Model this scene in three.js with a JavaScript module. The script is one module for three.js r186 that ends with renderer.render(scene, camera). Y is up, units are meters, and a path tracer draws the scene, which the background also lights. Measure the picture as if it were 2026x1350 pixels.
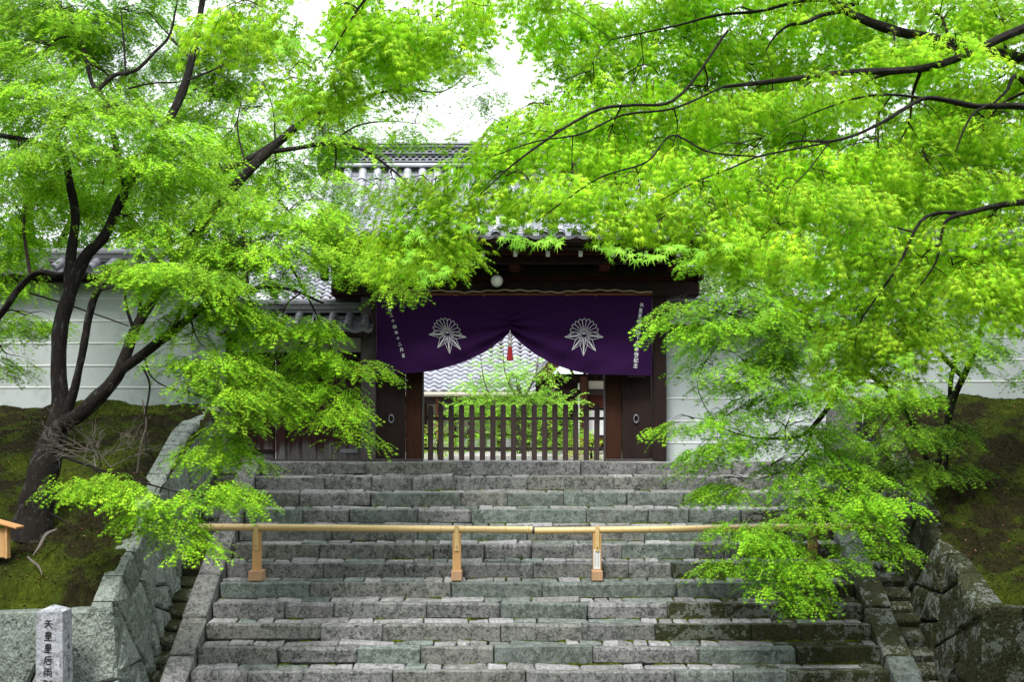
import * as THREE from 'three';
import { mergeGeometries, mergeVertices } from 'three/addons/utils/BufferGeometryUtils.js';

// ---------------------------------------------------------------- camera, sky, sun, exposure
const scene = new THREE.Scene();
const F = 2400, CX = 1013, CY = 870, EYE = 0.304;              // focal length in pixels of the 2026x1350 frame, level camera with a risen lens
const camera = new THREE.PerspectiveCamera(2 * Math.atan(675 / F) * 180 / Math.PI, 2026 / 1350, 0.1, 900);
camera.position.set(0, EYE, 0);
camera.lookAt(0, EYE, -10);
camera.setViewOffset(2026, 1350, 0, -195, 2026, 1350);
camera.focus = 14.5; camera.userData.fStop = 9;
const renderer = new THREE.WebGLRenderer({ antialias: true });
renderer.toneMapping = THREE.LinearToneMapping;
renderer.toneMappingExposure = 2.85;
renderer.shadowMap.enabled = true;

{ // bright overcast sky, brightest overhead
  const W = 256, H = 128, data = new Float32Array(W * H * 4);
  for (let j = 0; j < H; j++) for (let i = 0; i < W; i++) {
    const up = Math.max(0, Math.sin(((j + 0.5) / H - 0.5) * Math.PI));
    const L = 0.50 + 0.77 * up, o = (j * W + i) * 4;
    data[o] = L * 0.965; data[o + 1] = L * 0.995; data[o + 2] = L * 1.06; data[o + 3] = 1;
  }
  const sky = new THREE.DataTexture(data, W, H, THREE.RGBAFormat, THREE.FloatType);
  sky.mapping = THREE.EquirectangularReflectionMapping; sky.magFilter = THREE.LinearFilter; sky.needsUpdate = true;
  scene.background = sky; scene.environment = sky;
}
const sun = new THREE.DirectionalLight(new THREE.Color(1, 0.96, 0.9), 1.5);
sun.position.set(-6, 24, 4); sun.target.position.set(0, 0, -12);
sun.castShadow = true; sun.shadow.radius = 28; sun.shadow.mapSize.set(2048, 2048);
Object.assign(sun.shadow.camera, { left: -25, right: 25, top: 25, bottom: -25, near: 1, far: 80 });
scene.add(sun, sun.target);

// ---------------------------------------------------------------- helpers
function mulberry(a) { return () => { a = (a + 0x6d2b79f5) | 0; let t = Math.imul(a ^ (a >>> 15), 1 | a); t = (t + Math.imul(t ^ (t >>> 7), 61 | t)) ^ t; return ((t ^ (t >>> 14)) >>> 0) / 4294967296; }; }
let R = mulberry(7);
const rr = (a, b) => a + (b - a) * R(), pick = (a) => a[Math.floor(R() * a.length)], gauss = () => (R() + R() + R() + R() - 2) * 1.0;
const lerp = (a, b, t) => a + (b - a) * t, clamp = (x, a = 0, b = 1) => Math.min(b, Math.max(a, x)), sstep = (a, b, x) => { const t = clamp((x - a) / (b - a)); return t * t * (3 - 2 * t); };
const V = (x, y, z) => new THREE.Vector3(x, y, z);
const PX = (px, d) => (px - CX) / F * d, PY = (py, d) => EYE - (py - CY) / F * d, at = (px, py, d) => V(PX(px, d), PY(py, d), -d);
const h3 = (x, y, s) => { let n = Math.imul(x, 374761393) ^ Math.imul(y, 668265263) ^ Math.imul(s, 2147483647 ^ 0x5bd1e995); n = Math.imul(n ^ (n >>> 13), 1274126177); return ((n ^ (n >>> 16)) >>> 0) / 4294967296; };
const mod = (a, n) => ((a % n) + n) % n;
function vnoise(x, y, p, s) {                                        // value noise that repeats after p cells
  const ix = Math.floor(x), iy = Math.floor(y), fx = x - ix, fy = y - iy, u = fx * fx * (3 - 2 * fx), v = fy * fy * (3 - 2 * fy);
  const a = mod(ix, p), b = mod(ix + 1, p), c = mod(iy, p), d = mod(iy + 1, p);
  return lerp(lerp(h3(a, c, s), h3(b, c, s), u), lerp(h3(a, d, s), h3(b, d, s), u), v);
}
function fbm(x, y, p, o, s) { let t = 0, a = 0.5, w = 0; for (let i = 0; i < o; i++) { t += a * vnoise(x * p, y * p, p, s + i * 17); w += a; a *= 0.55; p *= 2; } return t / w; }   // x, y in 0..1
const sm = (x, y) => fbm(mod(x * 0.02, 1), mod(y * 0.02, 1), 16, 4, 91) - 0.5;      // smooth world noise

function tex(size, fn, srgb = true) {
  const h = Array.isArray(size) ? size[1] : size, w = Array.isArray(size) ? size[0] : size, data = new Uint8Array(w * h * 4);
  for (let j = 0; j < h; j++) for (let i = 0; i < w; i++) {
    const c = fn((i + 0.5) / w, (j + 0.5) / h), o = (j * w + i) * 4;
    for (let k = 0; k < 3; k++) { const v = typeof c === 'number' ? c : c[k]; data[o + k] = 255 * clamp(srgb ? (v <= 0.0031308 ? v * 12.92 : 1.055 * Math.pow(v, 1 / 2.4) - 0.055) : v); }
    data[o + 3] = 255;
  }
  const t = new THREE.DataTexture(data, w, h, THREE.RGBAFormat);
  if (srgb) t.colorSpace = THREE.SRGBColorSpace;
  t.wrapS = t.wrapT = THREE.RepeatWrapping; t.magFilter = THREE.LinearFilter; t.minFilter = THREE.LinearMipmapLinearFilter; t.generateMipmaps = true; t.needsUpdate = true;
  return t;
}
const rep = (t, m) => { const c = t.clone(); c.repeat.set(1 / m, 1 / m); c.needsUpdate = true; return c; };   // texture that covers m metres
const mix3 = (a, b, t) => [lerp(a[0], b[0], t), lerp(a[1], b[1], t), lerp(a[2], b[2], t)];
const mul3 = (a, k) => [a[0] * k, a[1] * k, a[2] * k];

const taken = new Set();
function numbered(n) { if (!taken.has(n)) { taken.add(n); return n; } let k = 1; while (taken.has(n + '_' + String(k).padStart(3, '0'))) k++; n = n + '_' + String(k).padStart(3, '0'); taken.add(n); return n; }
const shadows = (o) => { o.castShadow = o.receiveShadow = true; return o; };
function tag(o, label, category, group) { o.userData.label = label; if (category) o.userData.category = category; if (group) o.userData.group = group; return o; }
function thing(name, label, category, p = [0, 0, 0], group) { const o = new THREE.Group(); o.name = numbered(name); o.position.set(...p); scene.add(o); return tag(o, label, category, group); }
function struct(name, label, p = [0, 0, 0]) { const o = new THREE.Group(); o.name = numbered(name); o.position.set(...p); o.userData.kind = 'structure'; o.userData.label = label; scene.add(o); return o; }
const counts = new WeakMap();
function obj(name, geos, mat, parent, stuff) {
  const g = Array.isArray(geos) ? (geos.length > 1 ? mergeGeometries(geos.map(flat)) : geos[0]) : geos;
  const m = shadows(new THREE.Mesh(g, mat));
  const c = counts.get(parent) ?? {}; counts.set(parent, c);
  const k = c[name] = (c[name] ?? -1) + 1; m.name = k ? name + '_' + String(k).padStart(3, '0') : name;
  if (stuff) m.userData.kind = 'stuff';
  parent.add(m);
  return m;
}
function single(name, geos, mat, label, category, group) { const o = obj(name, geos, mat, scene); o.name = numbered(name); return tag(o, label, category, group); }
function flat(g) { const q = g.index ? g.toNonIndexed() : g; for (const k of Object.keys(q.attributes)) if (!['position', 'normal', 'uv'].includes(k)) q.deleteAttribute(k); return q; }
function uvBox(g, o = 0, p = 0, swap = false) {                    // uv in metres from the side each face looks to
  const P = g.attributes.position, N = g.attributes.normal, uv = new Float32Array(P.count * 2);
  for (let i = 0; i < P.count; i++) {
    const nx = Math.abs(N.getX(i)), ny = Math.abs(N.getY(i)), nz = Math.abs(N.getZ(i)), x = P.getX(i), y = P.getY(i), z = P.getZ(i);
    let a, b; if (nz >= nx && nz >= ny) { a = x; b = y; } else if (nx >= ny) { a = z; b = y; } else { a = x; b = z; }
    if (swap) [a, b] = [b, a];
    uv[i * 2] = a + o; uv[i * 2 + 1] = b + p;
  }
  g.setAttribute('uv', new THREE.BufferAttribute(uv, 2)); return g;
}
function fromTris(pos) { const g = new THREE.BufferGeometry(); g.setAttribute('position', new THREE.Float32BufferAttribute(pos, 3)); g.computeVertexNormals(); return g; }
// box with chamfered edges (44 triangles); jit moves the corners, so that no two stones are alike
function block(w, h, d, c = 0.01, jit = 0, opt = {}) {
  const v = {}, pos = [];
  for (const sx of [-1, 1]) for (const sy of [-1, 1]) for (const sz of [-1, 1]) {
    const jx = jit * (R() * 2 - 1), jy = jit * (R() * 2 - 1), jz = jit * (R() * 2 - 1), k = jit ? c * rr(0.6, 1.7) : c;
    const X = sx * w / 2 + jx, Y = sy * h / 2 + jy, Z = sz * d / 2 + jz;
    v[[sx, sy, sz, 0]] = [X, Y - sy * k, Z - sz * k]; v[[sx, sy, sz, 1]] = [X - sx * k, Y, Z - sz * k]; v[[sx, sy, sz, 2]] = [X - sx * k, Y - sy * k, Z];
  }
  const tri = (a, b, c2, out) => { const ax = b[0] - a[0], ay = b[1] - a[1], az = b[2] - a[2], bx = c2[0] - a[0], by = c2[1] - a[1], bz = c2[2] - a[2]; const n = [ay * bz - az * by, az * bx - ax * bz, ax * by - ay * bx]; (n[0] * out[0] + n[1] * out[1] + n[2] * out[2] >= 0) ? pos.push(...a, ...b, ...c2) : pos.push(...a, ...c2, ...b); };
  const quad = (a, b, c2, d2, out) => { tri(a, b, c2, out); tri(a, c2, d2, out); };
  for (const s of [-1, 1]) {
    quad(v[[s, -1, -1, 0]], v[[s, 1, -1, 0]], v[[s, 1, 1, 0]], v[[s, -1, 1, 0]], [s, 0, 0]);
    quad(v[[-1, s, -1, 1]], v[[1, s, -1, 1]], v[[1, s, 1, 1]], v[[-1, s, 1, 1]], [0, s, 0]);
    quad(v[[-1, -1, s, 2]], v[[1, -1, s, 2]], v[[1, 1, s, 2]], v[[-1, 1, s, 2]], [0, 0, s]);
    for (const t of [-1, 1]) {
      quad(v[[s, t, -1, 0]], v[[s, t, 1, 0]], v[[s, t, 1, 1]], v[[s, t, -1, 1]], [s, t, 0]);
      quad(v[[s, -1, t, 0]], v[[s, 1, t, 0]], v[[s, 1, t, 2]], v[[s, -1, t, 2]], [s, 0, t]);
      quad(v[[-1, s, t, 1]], v[[1, s, t, 1]], v[[1, s, t, 2]], v[[-1, s, t, 2]], [0, s, t]);
      for (const q of [-1, 1]) tri(v[[s, t, q, 0]], v[[s, t, q, 1]], v[[s, t, q, 2]], [s, t, q]);
    }
  }
  const g = fromTris(pos);
  if (opt.smooth) { const m = mergeVertices(fromTris(pos).deleteAttribute('normal')); m.computeVertexNormals(); const f = m.toNonIndexed(); return uvBox(f, rr(0, 9), rr(0, 9), opt.swap); }
  return uvBox(g, opt.o ?? rr(0, 9), opt.p ?? rr(0, 9), opt.swap);
}
const mv = (g, x, y, z, rx = 0, ry = 0, rz = 0) => { if (rx) g.rotateX(rx); if (ry) g.rotateY(ry); if (rz) g.rotateZ(rz); return g.translate(x, y, z); };
// box between pixel columns and rows at distance d (its front face), going back by depth
function pxbox(x0, x1, y0, y1, d, depth, c = 0.006, opt) { const a = PX(x0, d), b = PX(x1, d), t = PY(y0, d), u = PY(y1, d); return mv(block(b - a, t - u, depth, c, 0, opt), (a + b) / 2, (t + u) / 2, -d - depth / 2); }
function tube(pts, radii, sides = 7, knob = 0, per = 5) {            // tapered tube along a Catmull-Rom curve
  const curve = new THREE.CatmullRomCurve3(pts, false, 'centripetal'), n = Math.max(2, (pts.length - 1) * per), pos = [], uv = [], idx = [];
  let len = 0, prev = null, N = null; const s0 = R() * 50;
  for (let i = 0; i <= n; i++) {
    const t = i / n, p = curve.getPoint(t), T = curve.getTangent(t), k = t * (radii.length - 1), a = Math.min(radii.length - 2, Math.floor(k)), r = lerp(radii[a], radii[a + 1], k - a);
    if (prev) len += p.distanceTo(prev); prev = p;
    if (!N) N = V(0, 1, 0).cross(T).lengthSq() > 0.01 ? V(0, 1, 0).cross(T).normalize() : V(1, 0, 0);
    N = N.clone().addScaledVector(T, -N.dot(T)).normalize(); const B = T.clone().cross(N);
    for (let j = 0; j <= sides; j++) {
      const a2 = j / sides * Math.PI * 2, q = r * (1 + knob * (vnoise(s0 + len * 6, (j % sides) * 1.7, 4096, 5) - 0.5) * 2);
      pos.push(p.x + (N.x * Math.cos(a2) + B.x * Math.sin(a2)) * q, p.y + (N.y * Math.cos(a2) + B.y * Math.sin(a2)) * q, p.z + (N.z * Math.cos(a2) + B.z * Math.sin(a2)) * q);
      uv.push(j / sides * Math.max(0.05, 6.28 * radii[0]), len);
    }
  }
  for (let i = 0; i < n; i++) for (let j = 0; j < sides; j++) { const a = i * (sides + 1) + j, b = a + sides + 1; idx.push(a, a + 1, b, b, a + 1, b + 1); }
  const e = pos.length / 3; pos.push(...pts[pts.length - 1].toArray()); uv.push(0, len); for (let j = 0; j < sides; j++) idx.push(n * (sides + 1) + j, n * (sides + 1) + j + 1, e);
  const g = new THREE.BufferGeometry(); g.setAttribute('position', new THREE.Float32BufferAttribute(pos, 3)); g.setAttribute('uv', new THREE.Float32BufferAttribute(uv, 2)); g.setIndex(idx); g.computeVertexNormals(); return g;
}
const lathe = (pts, seg = 20) => new THREE.LatheGeometry(pts.map((p) => new THREE.Vector2(...p)), seg);

// ---------------------------------------------------------------- textures and materials
const std = (o) => new THREE.MeshPhysicalMaterial({ roughness: 0.85, specularIntensity: (o.roughness ?? 0.85) > 0.75 && !o.metalness ? 0.3 : 1, ...o });
const col = (r, g, b) => new THREE.Color().setRGB(r, g, b);
const grainBump = tex(512, (x, y) => 0.5 * fbm(x, y, 24, 4, 3) + 0.3 * fbm(x, y, 110, 2, 8) + 0.2 * h3(Math.floor(x * 512), Math.floor(y * 512), 4), false);
function granite(base, spots, s) {                                  // speckled stone; spots = [colour, share, cells, edge, strength]
  return tex(1024, (x, y) => {
    const g = h3(Math.floor(x * 512), Math.floor(y * 512), s), f = fbm(x, y, 200, 2, s + 2), f2 = fbm(x, y, 125, 2, s + 3), m = fbm(x, y, 10, 5, s + 5);
    let c = mul3(base, Math.max(0.15, 1 + 0.5 * (f - 0.5) + 2.1 * (f2 - 0.5) + 0.7 * (m - 0.5) + (g > 0.92 ? 0.3 : g < 0.12 ? -0.28 : 0)));
    for (const [q, share, cells, soft = 0.1, k = 0.6] of spots) { const n = 0.55 * fbm(x + 0.13 * s, y, cells, 5, s + 31 + cells) + 0.3 * fbm(x, y, 70, 3, s + 60 + cells) + 0.15 * fbm(x, y, 220, 1, s + 70); c = mix3(c, mul3(q, 0.55 + 0.9 * f), sstep(1 - share - soft, 1 - share + soft, n + 0.2) * k); }
    return c;
  });
}
const gTex = [
  rep(granite([0.222, 0.238, 0.230], [[[0.10, 0.105, 0.09], 0.38, 14, 0.12, 0.4], [[0.42, 0.43, 0.42], 0.30, 40, 0.08, 0.5]], 11), 2.6),
  rep(granite([0.21, 0.212, 0.205], [[[0.20, 0.262, 0.238], 0.47, 12, 0.12, 0.6], [[0.08, 0.088, 0.065], 0.38, 14, 0.12, 0.45], [[0.38, 0.42, 0.40], 0.3, 50, 0.08, 0.5]], 23), 2.6),
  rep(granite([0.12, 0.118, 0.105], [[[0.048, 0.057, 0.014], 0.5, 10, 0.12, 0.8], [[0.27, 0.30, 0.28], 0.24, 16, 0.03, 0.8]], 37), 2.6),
  rep(granite([0.42, 0.415, 0.42], [[[0.26, 0.26, 0.245], 0.42, 16], [[0.58, 0.58, 0.58], 0.3, 40, 0.08, 0.5]], 41), 2.6),
  rep(granite([0.30, 0.33, 0.30], [[[0.17, 0.20, 0.165], 0.45, 12], [[0.42, 0.47, 0.43], 0.36, 34, 0.08, 0.6]], 53), 2.6),
];
const gb = rep(grainBump, 0.9);
const gm = (t, k, bump = 0.022) => std({ map: gTex[t], color: col(...k), bumpMap: gb, bumpScale: bump, roughness: 0.92 });
const rough = rep(tex(512, (x, y) => 0.6 * fbm(x, y * 0.45, 18, 4, 83) + 0.4 * fbm(x, y * 0.6, 70, 3, 87), false), 1.3);
const gw = (t, k) => std({ map: gTex[t], color: col(...k), bumpMap: rough, bumpScale: 0.06, roughness: 0.95 });
const G = {
  grey: [gm(0, [0.64, 0.63, 0.62]), gm(0, [0.55, 0.54, 0.53]), gm(0, [0.72, 0.69, 0.70]), gm(0, [0.62, 0.61, 0.57])],
  green: [gm(1, [0.66, 0.65, 0.64]), gm(1, [0.56, 0.57, 0.55]), gm(1, [0.70, 0.73, 0.70])],
  dark: [gm(2, [0.6, 0.6, 0.58]), gm(2, [0.48, 0.5, 0.44]), gm(2, [0.7, 0.7, 0.66])],
  pale: [gm(3, [0.60, 0.60, 0.60]), gm(3, [0.48, 0.48, 0.47]), gm(3, [0.70, 0.70, 0.70])],
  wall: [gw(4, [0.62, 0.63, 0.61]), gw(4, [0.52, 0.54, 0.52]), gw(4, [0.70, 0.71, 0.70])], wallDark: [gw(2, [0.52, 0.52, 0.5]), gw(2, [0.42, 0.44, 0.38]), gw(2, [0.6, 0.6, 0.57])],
  marker: std({ map: gTex[3], color: col(0.72, 0.76, 0.82), bumpMap: gb, bumpScale: 0.002 }),
};
const woodT = (base, dark, s, streak = 0.5) => tex(512, (x, y) => {
  const w = fbm(x, y, 3, 3, s) * 0.06, g = fbm(x + w, y * 0.06, 60, 3, s + 3), g2 = fbm(x + w, y * 0.1, 16, 3, s + 7), k = h3(Math.floor(x * 512), 0, s);
  return mix3(base, dark, clamp(streak * (g * 1.2 + g2 * 0.9 - 0.55) + 0.12 * k));
});
const wb = tex(512, (x, y) => 0.7 * fbm(x, y * 0.05, 90, 3, 71) + 0.3 * fbm(x, y * 0.1, 20, 3, 75), false);
const wood = (a, b, s, m = 1, o = {}) => std({ map: rep(woodT(a, b, s, o.streak), m), bumpMap: rep(wb, m), bumpScale: 0.004, roughness: o.r ?? 0.8 });
const M = {
  dark: wood([0.024, 0.014, 0.012], [0.009, 0.0055, 0.005], 101),
  red: wood([0.085, 0.022, 0.016], [0.04, 0.011, 0.009], 103),
  brown: wood([0.05, 0.019, 0.010], [0.015, 0.007, 0.005], 105, 0.8),
  weathered: wood([0.08, 0.07, 0.068], [0.03, 0.025, 0.024], 107, 0.8),
  picket: wood([0.062, 0.044, 0.042], [0.03, 0.021, 0.021], 109, 0.7),
  cedar: wood([0.56, 0.34, 0.15], [0.44, 0.24, 0.09], 111, 0.5),
  orange: wood([0.19, 0.07, 0.03], [0.12, 0.045, 0.022], 113, 0.6),
  plaster: std({ map: rep(tex(512, (x, y) => mul3(mix3([0.48, 0.53, 0.525], [0.37, 0.415, 0.40], 0.7 * sstep(0.52, 0.7, 0.6 * fbm(x, y * 0.35, 9, 5, 135) + 0.4 * fbm(x, y, 40, 3, 137))), 0.84 + 0.22 * fbm(x, y, 5, 5, 131) + 0.05 * fbm(x, y, 150, 1, 133))), 3), bumpMap: gb, bumpScale: 0.001, roughness: 0.9 }),
  line: std({ color: col(0.66, 0.68, 0.68), roughness: 0.8 }),
  white: std({ color: col(0.62, 0.63, 0.62), roughness: 0.7 }),
  cream: std({ color: col(0.36, 0.34, 0.27), roughness: 0.9 }),
  iron: std({ color: col(0.05, 0.055, 0.065), roughness: 0.5, metalness: 0.6 }),
  soil: std({ color: col(0.05, 0.042, 0.03), roughness: 1 }),
  gravel: std({ map: rep(tex(256, (x, y) => mul3([0.26, 0.25, 0.23], 0.6 + 0.6 * h3(Math.floor(x * 128), Math.floor(y * 128), 3))), 1.5), roughness: 1 }),
};
const tileTex = tex(512, (x, y) => mul3([0.40, 0.41, 0.45], 0.72 + 0.4 * fbm(x, y, 6, 5, 141) + 0.1 * fbm(x, y, 90, 2, 143)));
const tileMat = (k, r = 0.38) => new THREE.MeshPhysicalMaterial({ map: rep(tileTex, 1.1), color: col(k, k, k * 1.03), roughness: r, metalness: 0.15, bumpMap: gb, bumpScale: 0.001 });
const T = { light: [tileMat(0.95, 0.32), tileMat(0.62, 0.36), tileMat(1.1, 0.32)], dark: [tileMat(0.25, 0.55), tileMat(0.2, 0.6), tileMat(0.3, 0.5)], end: tileMat(0.22, 0.5), far: [tileMat(0.66, 0.42), tileMat(0.58, 0.42), tileMat(0.76, 0.4)] };
const barkTex = rep(tex(512, (x, y) => {
  const g = fbm(x, y * 0.35, 26, 4, 151), l = 0.7 * fbm(x, y, 7, 4, 155) + 0.3 * fbm(x, y, 60, 2, 157);
  return mix3(mul3([0.016, 0.013, 0.011], 0.5 + g), [0.075, 0.085, 0.075], sstep(0.60, 0.68, l) * 0.6);
}), 0.6);
const bark = std({ map: barkTex, bumpMap: rep(tex(256, (x, y) => fbm(x, y * 0.3, 30, 4, 161), false), 0.35), bumpScale: 0.012, roughness: 0.95 });
const barkTwig = std({ color: col(0.02, 0.014, 0.010), roughness: 0.9 });
const barkGrey = std({ color: col(0.12, 0.105, 0.09), roughness: 0.95 });
const mossTex = rep(tex(1024, (x, y) => {
  const m = fbm(x, y, 5, 5, 171), f = fbm(x, y, 60, 3, 173), g = h3(Math.floor(x * 400), Math.floor(y * 400), 6), s = fbm(x, y, 14, 4, 177);
  const c = mix3([0.022, 0.020, 0.009], [0.036, 0.051, 0.007], sstep(0.37, 0.53, 0.7 * m + 0.3 * s));
  const k = mix3(c, [0.055, 0.075, 0.008], sstep(0.56, 0.72, m) * 0.8);
  return mul3(k, 0.5 + 0.75 * f + (g > 0.985 ? 1.4 : 0));
}), 2.4);
const moss = std({ map: mossTex, bumpMap: rep(tex(512, (x, y) => 0.5 * fbm(x, y, 16, 4, 181) + 0.5 * fbm(x, y, 90, 2, 183), false), 1.2), bumpScale: 0.05, roughness: 1, specularIntensity: 0.08 });

// ---------------------------------------------------------------- ground
const RISE = 0.1933, RUN = 0.3263, D1 = 16.3, XL = -3.38, XR = 3.96;
const stepD = (k) => D1 - RUN * (k - 1), stepY = (k) => -RISE * (k - 1);
const lineY = (d) => -RISE * (D1 - d) / RUN;                          // height of the step edges at distance d
const poly = (pts) => (d) => { for (let i = 1; i < pts.length; i++) if (d <= pts[i][0] || i === pts.length - 1) return lerp(pts[i - 1][1], pts[i][1], (d - pts[i - 1][0]) / (pts[i][0] - pts[i - 1][0])); };
const topL = poly([[11.8, -1.34], [12.75, -0.8], [13.7, -0.26], [15.3, 0.42], [16.6, 0.76], [17.4, 0.8]]);
const topR = poly([[11.8, -1.32], [12.9, -0.93], [14, -0.48], [15.3, 0.24], [16.6, 0.86], [17.4, 0.94]]);
{
  const g = struct('ground', 'bare earth ground around the temple');
  const flatG = new THREE.PlaneGeometry(700, 700).rotateX(-Math.PI / 2).translate(0, -2.95, -60);
  obj('earth', uvBox(flatG), M.soil, g);
  const c = struct('courtyard', 'pale gravel courtyard behind the gate');
  obj('gravel', mv(block(60, 0.3, 60, 0.01), 0, -0.17, -47.7), M.gravel, c);
}
// ---------------------------------------------------------------- the stone staircase
{
  R = mulberry(21);
  const s = struct('stone_staircase', 'wide worn granite staircase rising to the gate');
  const bed = [[11.6, -3.1], [11.6, lineY(11.6) - 0.3], [16.6, -0.28], [18, -0.28], [18, -3.1]];
  const sh = new THREE.Shape(bed.map(([d, y]) => new THREE.Vector2(-d, y)));
  obj('stair_bed', uvBox(flat(new THREE.ExtrudeGeometry(sh, { depth: 8.6, bevelEnabled: false }).rotateY(Math.PI / 2).scale(-1, 1, 1)).translate(4.65, 0, 0).rotateY(0)), M.soil, s);
  const choose = (x, k) => {
    const dirt = clamp((x - 0.8) / 3.2) * clamp((k - 3) / 7), lich = clamp((x + 1.2) / 3) * (k > 1 ? 1 : 0), u = R();
    if (u < dirt * 1.15) return pick(G.dark);
    if (u < dirt + lich * 0.42 + 0.05) return pick(G.green);
    return k === 1 && R() < 0.5 ? G.grey[2] : pick(G.grey);
  };
  for (let k = 1; k <= 13; k++) {
    let x = XL + (k === 1 ? 0.02 : 0);
    while (x < XR - 0.05) {
      let w = R() < 0.3 ? rr(1.1, 1.7) : rr(0.5, 1.1); if (x + w > XR - 0.35) w = XR - x;
      const dep = k === 1 ? 0.34 : 0.15, h = RISE - 0.003, lift = gauss() * 0.006, g = block(w - rr(0.003, 0.009), h, dep, R() < 0.2 ? 0.022 : rr(0.007, 0.013), 0.007, { smooth: R() < 0.5 });
      obj('step_stone', mv(g, x + w / 2, stepY(k) - h / 2 + lift, -stepD(k) - dep / 2 + gauss() * 0.008, gauss() * 0.012, gauss() * 0.006, gauss() * 0.008), choose(x + w / 2, k), s);
      x += w;
    }
  }
  let n = 0;
  for (let k = 12; k >= 2; k--) {
    let x = XL;
    while (x < XR && n < 298) {
      const w = Math.min(R() < 0.25 ? rr(0.4, 0.62) : rr(0.14, 0.34), XR - x), dep = rr(0.165, 0.19);
      if (w > 0.07) { obj('paving_stone', mv(block(w - rr(0.004, 0.016), 0.09, dep, rr(0.008, 0.014), 0.010), x + w / 2, stepY(k) - 0.03 + rr(-0.006, 0.009), -stepD(k) - 0.148 - dep / 2 + 0.008, rr(0.05, 0.15), gauss() * 0.05, gauss() * 0.03), x > 2.2 && k > 7 && R() < 0.55 ? pick(G.dark) : R() < 0.25 ? pick(G.green) : pick(G.pale), s); n++; }
      x += w;
    }
  }
  for (let x = -3.9, i = 0; x < 4.55; i++) { const w = Math.min(rr(0.8, 1.4), 4.6 - x); obj('landing_slab', mv(block(w - 0.008, 0.16, 1.16, 0.012, 0.002), x + w / 2, -0.082, -17.22), pick(G.pale), s); x += w; }
  // moss in the joints of the treads
  const blob = uvBox(flat(new THREE.IcosahedronGeometry(1, 1))), N = 900, im = new THREE.InstancedMesh(blob, moss, N), m4 = new THREE.Matrix4(), q = new THREE.Quaternion();
  for (let i = 0; i < N; i++) {
    const k = 3 + Math.floor(R() * 11), u = Math.pow(R(), 0.5), cl = Math.floor(u * 22) + gauss() * 0.55, x = clamp(XL + 0.1 + (cl / 22) * (XR - XL), XL + 0.05, XR - 0.05), e = rr(0.015, 0.05);
    m4.compose(V(x, stepY(k) + 0.012, -stepD(k) - rr(0.308, 0.322)), q, V(e * 2.2, e * 0.45, e * 0.3)); im.setMatrixAt(i, m4);
    im.setColorAt(i, col(4.5, 4.6, 2.0).multiplyScalar(rr(0.6, 1.3)));
  }
  im.name = 'joint_moss'; im.userData.kind = 'stuff'; shadows(im); s.add(im);
}
// ---------------------------------------------------------------- sloping kerbs and gutters beside the stairs
for (const side of [-1, 1]) {
  R = mulberry(33 + side);
  const s = struct('stair_kerb', side < 0 ? 'sloping grey granite kerb on the left of the stairs' : 'sloping mossy kerb on the right of the stairs'), sl = Math.atan(RISE / RUN);
  const x0 = side < 0 ? XL - 0.135 : XR + 0.145, w = side < 0 ? 0.262 : 0.285;
  for (let d = 11.7; d < 16.3;) {
    const L = Math.min(rr(0.5, 0.78), 16.45 - d), c = d + L / 2, g = block(w, 0.34, L / Math.cos(sl) - 0.014, 0.014, 0.006);
    obj('kerb_slab', mv(g, x0 + gauss() * 0.004, lineY(c) + 0.045 - 0.17 / Math.cos(sl) + gauss() * 0.008, -c, sl + gauss() * 0.008), side < 0 ? pick([...G.grey, G.wall[1]]) : R() < 0.7 ? pick(G.dark) : G.green[1], s);
    d += L;
  }
  obj('kerb_slab', mv(block(w + 0.03, 0.3, 0.5, 0.012, 0.004), x0, -0.13, -16.72), side < 0 ? G.pale[0] : G.green[0], s);
  const gx0 = side < 0 ? -3.92 : XR + 0.29, gw = side < 0 ? 0.27 : 0.36;
  for (let d = 11.7; d < 16.4;) {
    const L = rr(0.17, 0.30), c = d + L / 2;
    obj('gutter_stone', mv(block(gw - 0.01, 0.14, L - 0.014, 0.016, 0.01), gx0 + gw / 2, lineY(c) - 0.17 + gauss() * 0.01, -c, sl * rr(0.5, 0.85)), pick(side < 0 ? [G.dark[1], G.dark[1], G.grey[1]] : G.dark), s);
    d += L;
  }
}
// ---------------------------------------------------------------- retaining walls of irregular fitted stones
function cutFace(polygon, area) {
  const out = [], todo = [polygon];
  const A = (p) => { let a = 0; for (let i = 0; i < p.length; i++) { const [x, y] = p[i], [u, v] = p[(i + 1) % p.length]; a += x * v - u * y; } return Math.abs(a / 2); };
  while (todo.length) {
    const p = todo.pop();
    if (A(p) < area * rr(0.7, 1.5)) { out.push(p); continue; }
    const cx = p.reduce((a, q) => a + q[0], 0) / p.length + gauss() * 0.06, cy = p.reduce((a, q) => a + q[1], 0) / p.length + gauss() * 0.06;
    let xx = 0, yy = 0, xy = 0; for (const q of p) { xx += (q[0] - cx) ** 2; yy += (q[1] - cy) ** 2; xy += (q[0] - cx) * (q[1] - cy); }
    const ang = 0.5 * Math.atan2(2 * xy, xx - yy) + gauss() * 0.45, nx = Math.cos(ang), ny = Math.sin(ang), a = [], b = [];
    for (let i = 0; i < p.length; i++) {
      const P0 = p[i], P1 = p[(i + 1) % p.length], s0 = (P0[0] - cx) * nx + (P0[1] - cy) * ny, s1 = (P1[0] - cx) * nx + (P1[1] - cy) * ny;
      (s0 >= 0 ? a : b).push(P0);
      if ((s0 >= 0) !== (s1 >= 0)) { const t = s0 / (s0 - s1), c = [lerp(P0[0], P1[0], t), lerp(P0[1], P1[1], t)]; a.push(c); b.push(c); }
    }
    todo.push(a, b);
  }
  return out;
}
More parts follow.
